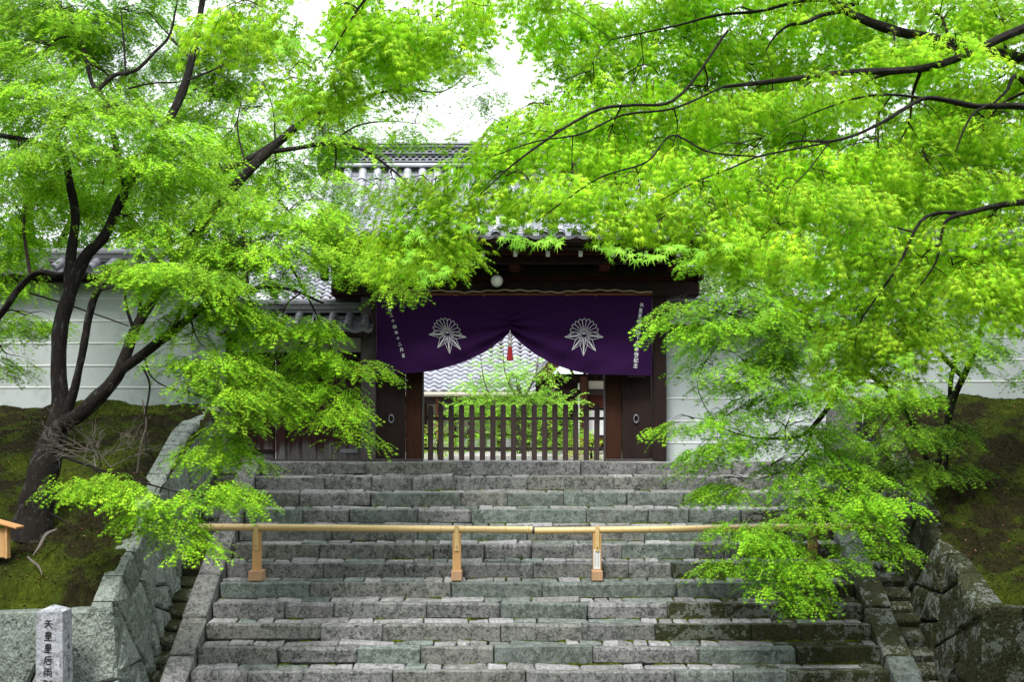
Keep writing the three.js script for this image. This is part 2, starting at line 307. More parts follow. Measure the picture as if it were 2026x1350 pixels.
function inset(p, k) {
  let a = 0; for (let i = 0; i < p.length; i++) { const [x, y] = p[i], [u, v] = p[(i + 1) % p.length]; a += x * v - u * y; } const sg = a > 0 ? 1 : -1;
  return p.map((q, i) => {
    const o = p[(i + p.length - 1) % p.length], n = p[(i + 1) % p.length], e1 = [q[0] - o[0], q[1] - o[1]], e2 = [n[0] - q[0], n[1] - q[1]], l1 = Math.hypot(...e1) || 1, l2 = Math.hypot(...e2) || 1;
    const n1 = [-e1[1] / l1 * sg, e1[0] / l1 * sg], n2 = [-e2[1] / l2 * sg, e2[0] / l2 * sg], bx = n1[0] + n2[0], by = n1[1] + n2[1], m = Math.max(0.35, (bx * n1[0] + by * n1[1]));
    return [q[0] + bx / m * k, q[1] + by / m * k];
  });
}
function faceStone(p, map, thick) {                                  // map(u, v, w) with w outwards
  const a = inset(p, rr(0.007, 0.014)), f = inset(a, rr(0.018, 0.035)), w0 = gauss() * 0.014, tri = [], n = p.length, ws = f.map(() => w0 + gauss() * 0.014);
  const cx = f.reduce((s, q) => s + q[0], 0) / n, cy = f.reduce((s, q) => s + q[1], 0) / n, c = map(cx, cy, w0 + rr(0.01, 0.035));
  const push = (...v) => v.forEach((q) => tri.push(q.x, q.y, q.z));
  const M1 = (q, w) => map(q[0], q[1], w);
  for (let i = 0; i < n; i++) {
    const j = (i + 1) % n, f0 = M1(f[i], ws[i]), f1 = M1(f[j], ws[j]), a0 = M1(a[i], -0.03), a1 = M1(a[j], -0.03), b0 = M1(a[i], -thick), b1 = M1(a[j], -thick);
    push(c, f0, f1, f0, a0, f1, f1, a0, a1, a0, b0, a1, a1, b0, b1);
  }
  const g = fromTris(tri), ctr = map(cx, cy, -thick / 2), N = g.attributes.normal, P = g.attributes.position;
  let dot = 0; for (let i = 0; i < P.count; i++) dot += (P.getX(i) - ctr.x) * N.getX(i) + (P.getY(i) - ctr.y) * N.getY(i) + (P.getZ(i) - ctr.z) * N.getZ(i);
  if (dot < 0) { for (let i = 0; i < P.count; i += 3) { const t = [P.getX(i), P.getY(i), P.getZ(i)]; P.setXYZ(i, P.getX(i + 1), P.getY(i + 1), P.getZ(i + 1)); P.setXYZ(i + 1, ...t); } g.computeVertexNormals(); }
  return uvBox(g, rr(0, 9), rr(0, 9));
}
for (const side of [-1, 1]) {
  R = mulberry(side < 0 ? 52 : 77);
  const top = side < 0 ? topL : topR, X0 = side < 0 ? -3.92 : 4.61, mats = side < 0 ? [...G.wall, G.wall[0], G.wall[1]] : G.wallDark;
  const s = struct('retaining_wall', side < 0 ? 'battered grey fitted stone wall left of the stairs' : 'dark lichened fitted stone wall right of the stairs');
  const bat = 0.1;
  const inner = [[11.8, lineY(11.8) - 0.35], [16.55, lineY(16.55) - 0.2], [16.55, top(16.55)], [15.3, top(15.3)], [13.7, top(13.7)], [12.75, top(12.75)], [11.8, top(11.8)]];
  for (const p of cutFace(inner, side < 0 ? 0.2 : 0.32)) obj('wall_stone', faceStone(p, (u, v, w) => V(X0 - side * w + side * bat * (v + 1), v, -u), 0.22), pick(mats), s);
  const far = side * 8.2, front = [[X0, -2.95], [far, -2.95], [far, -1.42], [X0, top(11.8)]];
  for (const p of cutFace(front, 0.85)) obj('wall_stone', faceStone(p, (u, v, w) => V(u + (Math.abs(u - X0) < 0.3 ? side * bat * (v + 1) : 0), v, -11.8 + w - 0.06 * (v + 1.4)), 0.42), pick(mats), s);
  const ex = side < 0 ? -3.95 : 4.4, ew = side < 0 ? 0.5 : 0.4;          // upright end stone beside the landing
  obj('end_stone', mv(block(ew, 1.25, 0.5, 0.05, 0.04, { smooth: true }), side < 0 ? -4.13 : 4.55, side < 0 ? 0.13 : 0.24, -16.82, 0, 0, side * -0.04), side < 0 ? G.pale[1] : G.grey[1], s);
}
// ---------------------------------------------------------------- moss banks
for (const side of [-1, 1]) {
  R = mulberry(90 + side);
  const top = side < 0 ? topL : topR, nx = 110, nd = 120, pos = [], uv = [], idx = [];
  const hgt = (x, d) => { if (d < 11.9) return -1.6; const e = Math.abs(x) - (side < 0 ? 4.02 : 4.72); return Math.min(-1.43 + (d - 11.95) * 0.9, 9) * (d < 12.1 ? 1 : 0) + (d < 12.1 ? 0 : 1) * top(d) - 0.05 + 0.05 * clamp(e * 2) + 0.30 * Math.max(sm(x * 1.3, d * 1.3), -0.1) * clamp(e)  + 0.17 * sm(x * 6 + 40, d * 6) + 0.085 * sm(x * 20, d * 20); };
  for (let i = 0; i <= nx; i++) for (let j = 0; j <= nd; j++) { const x = side * (3.98 + (side > 0 ? 0.7 : 0) + Math.pow(i / nx, 1.2) * 5.4), d = j === 0 ? 11.86 : lerp(11.92, 17.6, (j - 1) / (nd - 1)); pos.push(x, hgt(x, d), -d); uv.push(x, d); }
  for (let i = 0; i < nx; i++) for (let j = 0; j < nd; j++) { const a = i * (nd + 1) + j, b = a + nd + 1; side < 0 ? idx.push(a, a + 1, b, b, a + 1, b + 1) : idx.push(a, b, a + 1, a + 1, b, b + 1); }
  const g = new THREE.BufferGeometry(); g.setAttribute('position', new THREE.Float32BufferAttribute(pos, 3)); g.setAttribute('uv', new THREE.Float32BufferAttribute(uv, 2)); g.setIndex(idx); g.computeVertexNormals();
  const s = struct('moss_bank', side < 0 ? 'mossy earth bank under the left maple' : 'dark mossy earth bank on the right');
  obj('moss', g, moss, s);
  // short moss fronds and fallen bits give the bank its grain
  const N = 9000, tuft = [];
  for (let b = 0; b < 6; b++) { const a = b * 1.05 + 0.3, l = 0.5 + 0.5 * ((b * 37) % 7) / 7, c = Math.cos(a), q = Math.sin(a); tuft.push(-q * 0.14, 0, c * 0.14, q * 0.14, 0, -c * 0.14, c * l * 0.8, l * 0.75, q * l * 0.8); }
  const im = new THREE.InstancedMesh(uvBox(fromTris(tuft)), moss, N), m4 = new THREE.Matrix4(), q = new THREE.Quaternion();
  for (let i = 0; i < N; i++) {
    const x = side * (4.15 + (side > 0 ? 0.6 : 0) + Math.pow(R(), 1.3) * 4), d = rr(11.95, 17), e = rr(0.012, 0.034);
    q.setFromEuler(new THREE.Euler(gauss() * 0.3, rr(0, 6.28), gauss() * 0.3)); m4.compose(V(x, hgt(x, d) - 0.004, -d), q, V(e, e * rr(0.6, 1.2), e)); im.setMatrixAt(i, m4);
    const m = sm(x * 2.2 + 9, d * 2.2); im.setColorAt(i, m > 0 ? col(1.25, 1.35, 0.8) : R() < 0.07 ? col(3.2, 2.4, 1.5) : col(0.9, 0.8, 0.7));
  }
  im.name = 'moss_fronds'; im.userData.kind = 'stuff'; shadows(im); s.add(im);
  const bits = new THREE.InstancedMesh(uvBox(fromTris([-1, 0, 0, 0, 0.05, -0.4, 0.2, 0.15, 0.4, 0.2, 0.15, 0.4, 0, 0.05, -0.4, 1, 0.1, 0.1])), std({ color: col(0.2, 0.12, 0.065) }), 1100);
  for (let i = 0; i < 1100; i++) { const x = side * (4.1 + (side > 0 ? 0.6 : 0) + R() * 3.4), d = rr(11.95, 16.5), e = rr(0.006, 0.022); q.setFromEuler(new THREE.Euler(gauss() * 0.4, rr(0, 6.28), gauss() * 0.4)); m4.compose(V(x, hgt(x, d) + 0.012, -d), q, V(e, e, e)); bits.setMatrixAt(i, m4); bits.setColorAt(i, pick([col(1, 1, 1), col(1.5, 1.3, 1.2), col(0.5, 0.45, 0.4), col(1.1, 0.6, 0.5)])); }
  bits.name = 'fallen_leaves'; bits.userData.kind = 'stuff'; shadows(bits); s.add(bits);
}

// ---------------------------------------------------------------- tiled roofs
const half = (r0, r1, L, seg = 8) => { const g = new THREE.CylinderGeometry(r1, r0, L, seg, 1, true, -Math.PI / 2, Math.PI); return uvBox(flat(g)); };   // half round tile along y, bulging to +z
const panGeo = (() => { const t = [], n = 5, z = (u) => -0.16 * Math.cos(u * Math.PI) ** 1 + 0.0; const Q = (u, v, w) => [u, v, z(u) + w]; for (let i = 0; i < n; i++) { const a = -0.5 + i / n, b = -0.5 + (i + 1) / n; for (const [p, q, r, s] of [[Q(a, -0.5, 0.1), Q(b, -0.5, 0.1), Q(b, 0.8, 0), Q(a, 0.8, 0)], [Q(a, -0.5, -0.12), Q(b, -0.5, -0.12), Q(b, -0.5, 0.1), Q(a, -0.5, 0.1)]]) t.push(...p, ...q, ...r, ...p, ...r, ...s); } return uvBox(fromTris(t)); })();
function slopeBasis(yE, yR, dE, dR, c) { return { p: (t) => [lerp(dE, dR, t), yE + (yR - yE) * (t * (1 - c) + c * t * t)], }; }
function basisAt(prof, t, dir) { const [d0, y0] = prof.p(t - 0.01), [d1, y1] = prof.p(t + 0.01), up = V(0, y1 - y0, -(d1 - d0)).normalize(), x = V(dir, 0, 0), n = x.clone().cross(up); return { up, n, x }; }
const DISC = lathe([[0, 0.014], [0.45, 0.014], [0.5, 0.03], [0.62, 0.03], [0.68, 0.012], [0.8, 0.012], [0.84, 0.05], [1, 0.05], [1, -0.25]].map(([a, b]) => [a + 1e-4, b]), 18).rotateX(Math.PI / 2);
function tiledSlope(parent, o) {                                     // o: x0,x1,dE,yE,dR,yR,curve,n columns,rows of covers,pans,mats
  const prof = slopeBasis(o.yE, o.yR, o.dE, o.dR, o.curve ?? 0.3), dir = o.dR > o.dE ? 1 : -1, sp = (o.x1 - o.x0) / o.n, r = o.r ?? sp * 0.3, m4 = new THREE.Matrix4();
  const len = Math.hypot(o.yR - o.yE, o.dR - o.dE);
  // deck
  const dk = []; for (let i = 0; i < 8; i++) { const [d0, y0] = prof.p(i / 8), [d1, y1] = prof.p((i + 1) / 8), L = Math.hypot(d1 - d0, y1 - y0); dk.push(mv(block(o.x1 - o.x0, 0.06, L, 0.002), (o.x0 + o.x1) / 2, (y0 + y1) / 2 - 0.07, -(d0 + d1) / 2, dir * Math.atan2(y1 - y0, Math.abs(d1 - d0)))); }
  obj('roof_deck', dk, M.dark, parent);
  const L = len / o.pans, im = new THREE.InstancedMesh(panGeo, o.mats[1], o.pans * (o.n + 1)); let k = 0;
  for (let i = 0; i <= o.n; i++) for (let j = 0; j < o.pans; j++) {
    const t = (j + 0.5) / o.pans, [d, y] = prof.p(t), b = basisAt(prof, t, dir), x = clamp(o.x0 + i * sp, o.x0 + sp * 0.3, o.x1 - sp * 0.3);
    m4.makeBasis(b.x.clone().multiplyScalar(sp * (i === 0 || i === o.n ? 0.6 : 0.98)), b.up.clone().multiplyScalar(L), b.n.clone().multiplyScalar(sp * 0.32)); m4.setPosition(x, y, -d); m4.elements[13] += 0.004 * gauss(); im.setMatrixAt(k++, m4);
  }
  im.name = 'pan_tiles'; im.userData.kind = 'stuff'; shadows(im); parent.add(im);
  const seg = o.covers, Lc = len / seg, gC = half(r, r * 0.94, Lc * 1.03);
  for (let i = 0; i < o.n; i++) {
    const x = o.x0 + (i + 0.5) * sp;
    for (let j = 0; j < seg; j++) {
      const t = (j + 0.5) / seg, [d, y] = prof.p(t), b = basisAt(prof, t, dir), m = obj('cover_tile', gC, R() < 0.75 ? o.mats[0] : pick(o.mats), parent);
      m4.makeBasis(b.x, b.up, b.n); m4.setPosition(x, y + 0.012 + gauss() * 0.002, -d); m.applyMatrix4(m4);
    }
    if (o.ends) { const [d, y] = prof.p(0), b = basisAt(prof, 0.02, dir), m = obj('eave_tile', DISC, o.endMat, parent); m4.makeBasis(b.x.clone().multiplyScalar(r * 1.1), b.n.clone().lerp(V(0, 1, 0), 0.6).normalize().multiplyScalar(r * 1.1), b.x.clone().cross(b.n.clone().lerp(V(0, 1, 0), 0.6).normalize()).multiplyScalar(r * 1.1)); m4.setPosition(x, y + r * 0.3, -d + dir * 0.01); m.applyMatrix4(m4); }
  }
  if (o.ends) for (let i = 0; i <= o.n; i++) { // curved lips of the lowest pan tiles
    const [d, y] = prof.p(0), x = clamp(o.x0 + i * sp, o.x0 + sp * 0.25, o.x1 - sp * 0.25), s2 = new THREE.Shape(), w = sp * (i % o.n ? 0.5 : 0.25); s2.moveTo(-w, 0.0); s2.quadraticCurveTo(0, -0.075, w, 0); s2.lineTo(w, -0.045); s2.quadraticCurveTo(0, -0.125, -w, -0.045); s2.closePath();
    obj('drip_tile', uvBox(flat(new THREE.ExtrudeGeometry(s2, { depth: 0.03, bevelEnabled: false, curveSegments: 6 })).translate(x, y + 0.03, -d - 0.01)), o.endMat, parent);
  }
  return prof;
}
// ridge of stacked flat courses with a round capping
function ridge(parent, x0, x1, d, y, courses, w, mat, cap) {
  for (let i = 0; i < courses; i++) obj('ridge_course', mv(block(x1 - x0, 0.035, w - i * 0.02 + (i % 2) * 0.03, 0.006), (x0 + x1) / 2, y + 0.02 + i * 0.037, -d), mat[i % mat.length], parent);
  const n = Math.max(3, Math.round((x1 - x0) / 0.42)), L = (x1 - x0) / n, g = half(cap, cap * 0.95, L * 1.02).rotateX(-Math.PI / 2).rotateY(Math.PI / 2);
  for (let i = 0; i < n; i++) obj('ridge_tile', g.clone().translate(x0 + (i + 0.5) * L, y + courses * 0.037, -d), pick(mat), parent);
}
// ---------------------------------------------------------------- white walls with raised lines
function whiteWall(name, label, x0, x1, d, pyBase, pyTop, lines, roof, split) {
  const w = thing(name, label, 'wall', [0, 0, 0]);
  const y0 = PY(pyBase, d) - 0.25, y1 = PY(pyTop, d);
  obj('plaster', mv(block(x1 - x0, y1 - y0, 0.4, 0.012), (x0 + x1) / 2, (y0 + y1) / 2, -d - 0.2), M.plaster, w);
  for (const py of lines) obj('plaster_line', mv(block(x1 - x0, 0.022, 0.02, 0.004), (x0 + x1) / 2, PY(py, d), -d - 0.002), M.line, w);
  if (roof) {
    const yE = y1 + 0.03, yR = yE + roof.h; R = mulberry(roof.seed);
    obj('eave_board', mv(block(x1 - x0, 0.07, 0.75, 0.006), (x0 + x1) / 2, y1 + 0.005, -d - 0.2), M.dark, w);
    const n = Math.round((x1 - x0) / 0.25);
    tiledSlope(w, { x0, x1, dE: d - 0.33, yE: yE + 0.06, dR: d + 0.16, yR, curve: 0.1, n, covers: 2, pans: 6, mats: roof.mats, ends: true, endMat: roof.mats[0] });
    obj('back_slope', mv(block(x1 - x0, 0.06, 0.72, 0.01), (x0 + x1) / 2, (yE + yR) / 2, -d - 0.45, -0.55), roof.mats[1], w);
    ridge(w, x0, x1, d + 0.2, yR - 0.02, 4, 0.26, roof.mats, 0.075);
  }
  return w;
}
whiteWall('white_wall', 'long white plaster wall above the moss bank behind the left maple', -9.4, PX(380, 17), 17, 805, 556, [591, 635, 679.5, 723.7, 767], { h: 0.26, seed: 5, mats: T.dark });
{ const w = scene.children.find((o) => o.name === 'white_wall'); obj('end_face', mv(block(PX(452, 17.4) - PX(379, 17.4), 2.6, 0.2, 0.01), (PX(452, 17.4) + PX(379, 17.4)) / 2, 1.35, -17.5), M.plaster, w); }
whiteWall('white_wall', 'white plaster wall above the dark moss bank at the right edge', PX(1692, 17), 10.2, 17, 781, 520, [581, 624.5, 668, 711.5, 755], { h: 0.3, seed: 6, mats: [T.light[1], T.dark[2]] });
whiteWall('white_wall', 'white plaster wall with a low tiled roof joining the gate on its right', PX(1318, 17.3), PX(1706, 17.3), 17.3, 915, 652, [701.7, 745, 788.5, 833, 876.5], { h: 0.26, seed: 7, mats: [T.light[1], T.dark[2]] });

// ---------------------------------------------------------------- the gate
const ring = (r, t, seg = 18) => new THREE.TorusGeometry(r, t, 7, seg);
{
  R = mulberry(301);
  const g = thing('temple_gate', 'dark timber temple gate with a tiled gable roof at the top of the stairs', 'gate');
  const d = 17, H = { o: 1.3 };
  const P = (n, m, ...a) => obj(n, pxbox(...a), m, g);
  // posts, side posts at the back, sills
  P('post', M.weathered, 714, 744, 556, 913, d, 0.24, 0.012); P('post', M.dark, 1291, 1318, 556, 913, d, 0.24, 0.012);
  P('rear_post', M.dark, 724, 748, 520, 913, d + 1.4, 0.2, 0.012); P('rear_post', M.dark, 1284, 1306, 520, 913, d + 1.4, 0.2, 0.012);
  P('threshold', M.weathered, 744, 835, 908.5, 913, d - 0.02, 0.3, 0.004); P('threshold', M.weathered, 1198, 1291, 908.5, 913, d - 0.02, 0.3, 0.004);
  // door leaves folded open: a broad leaf with a ring and a narrow one behind
  for (const s of [-1, 1]) {
    const x = (a) => s < 0 ? a : 2 * 1016.5 - a;
    const f = (a, b) => s < 0 ? [a, b] : [x(b), x(a)];
    const leaf = new THREE.Group(); leaf.name = s < 0 ? 'door_leaf' : 'door_leaf_001'; g.add(leaf);
    obj('panel', pxbox(...f(745.5, 802), 700, 908, d + 0.06, 0.07, 0.006), s < 0 ? M.dark : M.dark, leaf);
    obj('panel', pxbox(...f(803, 834.5), 700, 908, d + 0.13, 0.07, 0.006), M.brown, leaf);
    obj('edge_strip', pxbox(...f(834.8, 838), 735, 908, d + 0.1, 0.12, 0.003), M.weathered, leaf);
    const px = s < 0 ? 774 : 1259, py = 829;
    obj('ring_handle', ring(0.042, 0.008).scale(0.8, 1.25, 1).translate(PX(px, d), PY(py, d), -d - 0.035), std({ color: col(0.22, 0.24, 0.27), metalness: 0.4, roughness: 0.5 }), leaf);
    obj('ring_plate', mv(lathe([[0.001, 0.02], [0.015, 0.016], [0.024, 0], [0.024, -0.02]], 12).rotateX(Math.PI / 2), PX(px, d), PY(py - 7, d), -d - 0.05), M.iron, leaf);
  }
  P('door_head', M.weathered, 1242, 1276, 739, 747, d + 0.02, 0.06, 0.004);
  // lintel and beams
  P('lintel', M.dark, 655, 1384, 557, 586, d - 0.06, 0.34, 0.02); P('lintel_rail', M.red, 657, 1382, 545, 557.5, d + 0.02, 0.2, 0.008);
  P('tie_beam', M.dark, 655, 1384, 527, 546, d - 0.1, 0.3, 0.016);
  P('wall_panel', M.dark, 700, 1340, 470, 530, d + 0.16, 0.06);
  P('purlin', M.dark, 612, 1402, 505, 521, d - 0.62, 0.16, 0.01); P('eave_purlin', M.red, 630, 1398, 497, 503, d - 0.72, 0.08, 0.006);
  for (const x of [705, 838, 1018, 1198, 1338]) { P('bracket_arm', M.red, x - 11, x + 11, 512, 529, d - 0.55, 0.55, 0.012); P('bracket_block', M.dark, x - 20, x + 20, 521, 533, d - 0.2, 0.3, 0.02); }
  for (const x of [928, 1080, 1126, 1262]) P('strut', M.dark, x - 4, x + 4, 500, 530, d - 0.05, 0.1);
  P('soffit', M.dark, 612, 1406, 470, 480, 16.1, 1.6);
  // roof
  const x0 = -2.63, x1 = 2.63, dE = 15.9, yE = PY(466, dE), dR = 17.22, yR = PY(331, dR);
  P('eave_fascia', M.dark, 618, 1408, 475, 484, 15.94, 0.14, 0.008); P('eave_board', M.dark, 622, 1404, 484.2, 494, 16.02, 0.12, 0.008);
  for (let i = -3; i <= 8; i++) {
    const px = 826 + 64.5 * i; if (px < 625 || px > 1400) continue;
    const a = at(px, 502, 16.14), rf = new THREE.Group(); rf.name = i === -3 ? 'rafter' : 'rafter_' + String(i + 3).padStart(3, '0'); g.add(rf);
    obj('beam', mv(block(0.06, 0.09, 1.2, 0.006), a.x, a.y + 0.22, a.z - 0.6, 0.36), M.red, rf);
    obj('white_end', mv(block(0.054, 0.084, 0.02, 0.004), a.x, a.y, a.z + 0.005, 0.36), M.white, rf);
  }
  R = mulberry(311);
  const n = 25;
  const pr = tiledSlope(g, { x0, x1, dE, yE, dR, yR, curve: 0.42, n, covers: 6, pans: 22, mats: T.light, ends: true, endMat: T.end, r: 0.062 });
  obj('back_slope', mv(block(x1 - x0, 0.08, 2.1, 0.01), 0, (yE + yR) / 2 + 0.05, -18.1, -0.68), T.light[1], g);
  // ridge: a rounded lower course, two openwork rows of half rings, flat courses and a cap
  const gy = yR - 0.03;
  obj('ridge_core', mv(block(x1 - x0 - 0.1, 0.42, 0.13, 0.006), 0, gy + 0.2, -17.22), T.end, g);
  const row = half(0.04, 0.04, 0.42, 10).rotateX(-Math.PI / 2).rotateY(Math.PI / 2);
  for (let i = 0; i < 12; i++) obj('ridge_base_tile', row.clone().rotateX(Math.PI / 4).translate(-2.31 + i * 0.42, gy + 0.035, -17.13), T.light[i % 3], g);
  for (const [yy, hh] of [[0.085, 0.022], [0.2, 0.018], [0.3, 0.02], [0.335, 0.016]]) obj('ridge_course', mv(block(x1 - x0 - 0.04, hh, 0.27, 0.005), 0, gy + yy, -17.22), T.light[1], g);
  const arch = new THREE.TorusGeometry(0.046, 0.011, 5, 10, Math.PI), im = new THREE.InstancedMesh(uvBox(flat(arch)), T.light[0], 220), m4 = new THREE.Matrix4(), q = new THREE.Quaternion();
  for (let i = 0, k = 0; i < 55; i++) for (const [yy, o] of [[0.1, 0], [0.14, 0.5], [0.212, 0], [0.25, 0.5]]) { m4.compose(V(-2.56 + (i + o) * 0.0935, gy + yy, -17.13), q, V(1, 0.85, 1)); im.setMatrixAt(k++, m4); }
  im.name = 'openwork_tiles'; im.userData.kind = 'stuff'; shadows(im); g.add(im);
  const cap = half(0.085, 0.082, 0.43, 10).rotateX(-Math.PI / 2).rotateY(Math.PI / 2);
  for (let i = 0; i < 12; i++) obj('ridge_tile', cap.clone().translate(-2.31 + i * 0.42, gy + 0.35, -17.22), T.light[i % 3], g);
  for (const s of [-1, 1]) {
    const sh = new THREE.Shape(); sh.moveTo(-0.2, -0.1); sh.quadraticCurveTo(-0.3, 0.1, -0.17, 0.3); sh.quadraticCurveTo(-0.1, 0.5, 0, 0.56); sh.quadraticCurveTo(0.1, 0.5, 0.17, 0.3); sh.quadraticCurveTo(0.3, 0.1, 0.2, -0.1); sh.closePath();
    obj('ridge_end_tile', uvBox(flat(new THREE.ExtrudeGeometry(sh, { depth: 0.1, bevelSize: 0.015, bevelThickness: 0.015, bevelSegments: 1 }).rotateY(Math.PI / 2))).translate(s * 2.66 - 0.05, gy, -17.22), T.end, g);
    for (const dir of [1, -1]) for (let i = 0; i < 6; i++) { const [a, y0] = pr.p(i / 6), [b, y1] = pr.p((i + 1) / 6), za = dir > 0 ? a : 34.44 - a, zb = dir > 0 ? b : 34.44 - b; obj('gable_board', mv(block(0.06, 0.2, Math.hypot(b - a, y1 - y0) + 0.01, 0.008), s * 2.6, (y0 + y1) / 2 - 0.16, -(za + zb) / 2, dir * Math.atan2(y1 - y0, b - a)), M.dark, g); }
    obj('beam_end', mv(block(0.1, 0.2, 0.2, 0.02), s * 2.62, PY(540, 16.9), -16.98), M.dark, g);
  }
}
{ // white globe lamp under the lintel
  const p = at(983, 556, 16.66), t = thing('globe_lamp', 'unlit milky white globe lamp hanging under the gate beams', 'lamp', p.toArray());
  obj('globe', new THREE.SphereGeometry(0.083, 28, 20), new THREE.MeshPhysicalMaterial({ color: col(0.8, 0.8, 0.76), roughness: 0.3 }), t);
  obj('holder', [lathe([[0.001, 0.14], [0.03, 0.14], [0.034, 0.08], [0.045, 0.075], [0.045, 0.06]], 14), mv(block(0.02, 0.02, 0.3, 0.003), 0, 0.13, -0.15)], M.iron, t);
}
{ // low picket fence across the opening
  R = mulberry(321);
  const t = thing('picket_fence', 'low dark wooden picket fence closing the gate opening', 'fence'), d = 17.3;
  for (const [a, b] of [[825.5, 831.5], [885, 891]]) obj('rail', pxbox(836, 1197, a, b, d + 0.055, 0.04, 0.004, { swap: true }), M.picket, t);
  for (let i = 0; i < 18; i++) {
    const px = 831.2 + 20.55 * i, p = new THREE.Shape(), w = 0.068, h = 0.79 + i * 0.0012 + gauss() * 0.003; p.moveTo(-w / 2, 0.012); p.lineTo(-w / 2, h - 0.03); p.quadraticCurveTo(-w / 2, h, 0, h); p.quadraticCurveTo(w / 2, h, w / 2, h - 0.03); p.lineTo(w / 2, 0.012); p.closePath();
    const gg = uvBox(flat(new THREE.ExtrudeGeometry(p, { depth: 0.026, bevelSize: 0.004, bevelThickness: 0.004, bevelSegments: 1, curveSegments: 4 })), rr(0, 5), rr(0, 5));
    obj('picket', mv(gg, PX(px, d), 0.0, -d - 0.04, 0, 0, gauss() * 0.006), M.picket, t);
  }
}
// ---------------------------------------------------------------- curtain, its crests and its writing
const kanji = {
  ten: '18,22 82,22;10,48 90,48;50,22 50,48 36,72 12,92;50,48 64,72 90,92', kou: '50,4 42,14;26,14 74,14 74,44 26,44 26,14;26,29 74,29;16,56 84,56;50,56 50,94;24,74 76,74;10,94 90,94',
  gou: '80,8 50,14 22,20;22,20 22,60 8,92;22,38 92,38;36,56 80,56 80,90 36,90 36,56', ryou: '10,14 90,14;16,36 84,36;16,36 16,94;84,36 84,88 74,94;50,14 50,72;32,50 32,72 68,72 68,50',
  hei: '12,8 12,96;12,8 34,10 24,34 36,52 18,62;48,10 48,44 62,38;48,26 62,24;92,12 74,24;72,8 72,44 92,44 92,36;44,68 90,68;66,50 66,92;38,92 96,92', ka: '10,14 90,14;50,14 50,96;52,36 76,54',
  gyou: '32,6 10,30;34,30 8,58;22,46 22,96;46,20 90,20;40,46 96,46;72,46 72,90 58,94', saki: '22,18 78,18;50,4 50,40;10,38 90,38;34,44 40,56;66,44 60,56;18,60 82,60;8,76 92,76;50,60 50,98',
  kei: '26,4 40,8;14,14 46,14 46,30 14,30;14,14 14,34 6,54;62,4 54,24;56,18 94,18;84,18 72,42 50,58;60,26 76,46 94,56;26,62 74,62 74,96 26,96 26,62', ki: '14,8 34,8;6,22 44,22;12,36 38,36;12,50 38,50;12,64 38,64 38,92 12,92 12,64;54,14 88,14 88,44 54,44 54,88 94,88 94,72',
  nen: '50,4 10,40;50,4 90,40;34,34 66,34;32,48 68,48 52,62;16,70 8,90;30,66 34,92 70,92 72,80;48,64 54,78;78,66 90,84', hira: '14,12 86,12;30,24 36,44;70,24 62,44;8,54 92,54;50,12 50,98',
  sei: '20,24 92,24;20,24 20,60 8,94;20,50 44,50 42,82 30,78;58,6 66,60 92,92 92,76;82,40 66,74 44,94;74,8 84,18', ni: '22,26 78,26;8,80 92,80', juu: '8,44 92,44;50,6 50,96', shi: '12,18 88,18 88,86 12,86 12,18;38,18 36,50 22,64;62,18 62,56 82,56',
  toshi: '32,4 14,34;28,20 86,20;30,44 80,44;30,44 30,68;6,68 94,68;56,20 56,98', tsuki: '26,8 24,70 10,94;26,8 78,8 78,92 66,92;26,34 78,34;26,58 78,58', kichi: '14,18 86,18;50,4 50,44;24,44 76,44;26,60 74,60 74,92 26,92 26,60',
};
function ribbon(pts, w, map, out, taper = 0.35) {                    // brush stroke: a strip of width w along pts, put on a surface by map(x, y)
  const q = []; for (let i = 0; i < pts.length - 1; i++) { const n = Math.max(2, Math.ceil(Math.hypot(pts[i + 1][0] - pts[i][0], pts[i + 1][1] - pts[i][1]) / (w * 2.5))); for (let j = i ? 1 : 0; j <= n; j++) q.push([lerp(pts[i][0], pts[i + 1][0], j / n), lerp(pts[i][1], pts[i + 1][1], j / n)]); }
  let L = null;
  q.forEach((p, i) => {
    const a = q[Math.max(0, i - 1)], b = q[Math.min(q.length - 1, i + 1)], l = Math.hypot(b[0] - a[0], b[1] - a[1]) || 1, k = w / 2 * (i === q.length - 1 ? 1 - taper : i === 0 ? 1 - taper * 0.3 : 1), nx = -(b[1] - a[1]) / l * k, ny = (b[0] - a[0]) / l * k;
    const A = map(p[0] + nx, p[1] + ny), B = map(p[0] - nx, p[1] - ny);
    if (L) for (const v of [L[0], L[1], A, A, L[1], B]) out.push(v.x, v.y, v.z);
    L = [A, B];
  });
}
function glyph(name, cx, cy, size, w, map, out, tilt = 0) {
  const c = Math.cos(tilt), s = Math.sin(tilt);
  for (const st of kanji[name].split(';')) ribbon(st.split(' ').map((p) => { const [a, b] = p.split(',').map(Number), x = (a - 50) / 100 * size, y = (b - 50) / 100 * size; return [cx + x * c - y * s, cy + x * s + y * c]; }), w, map, out);
}
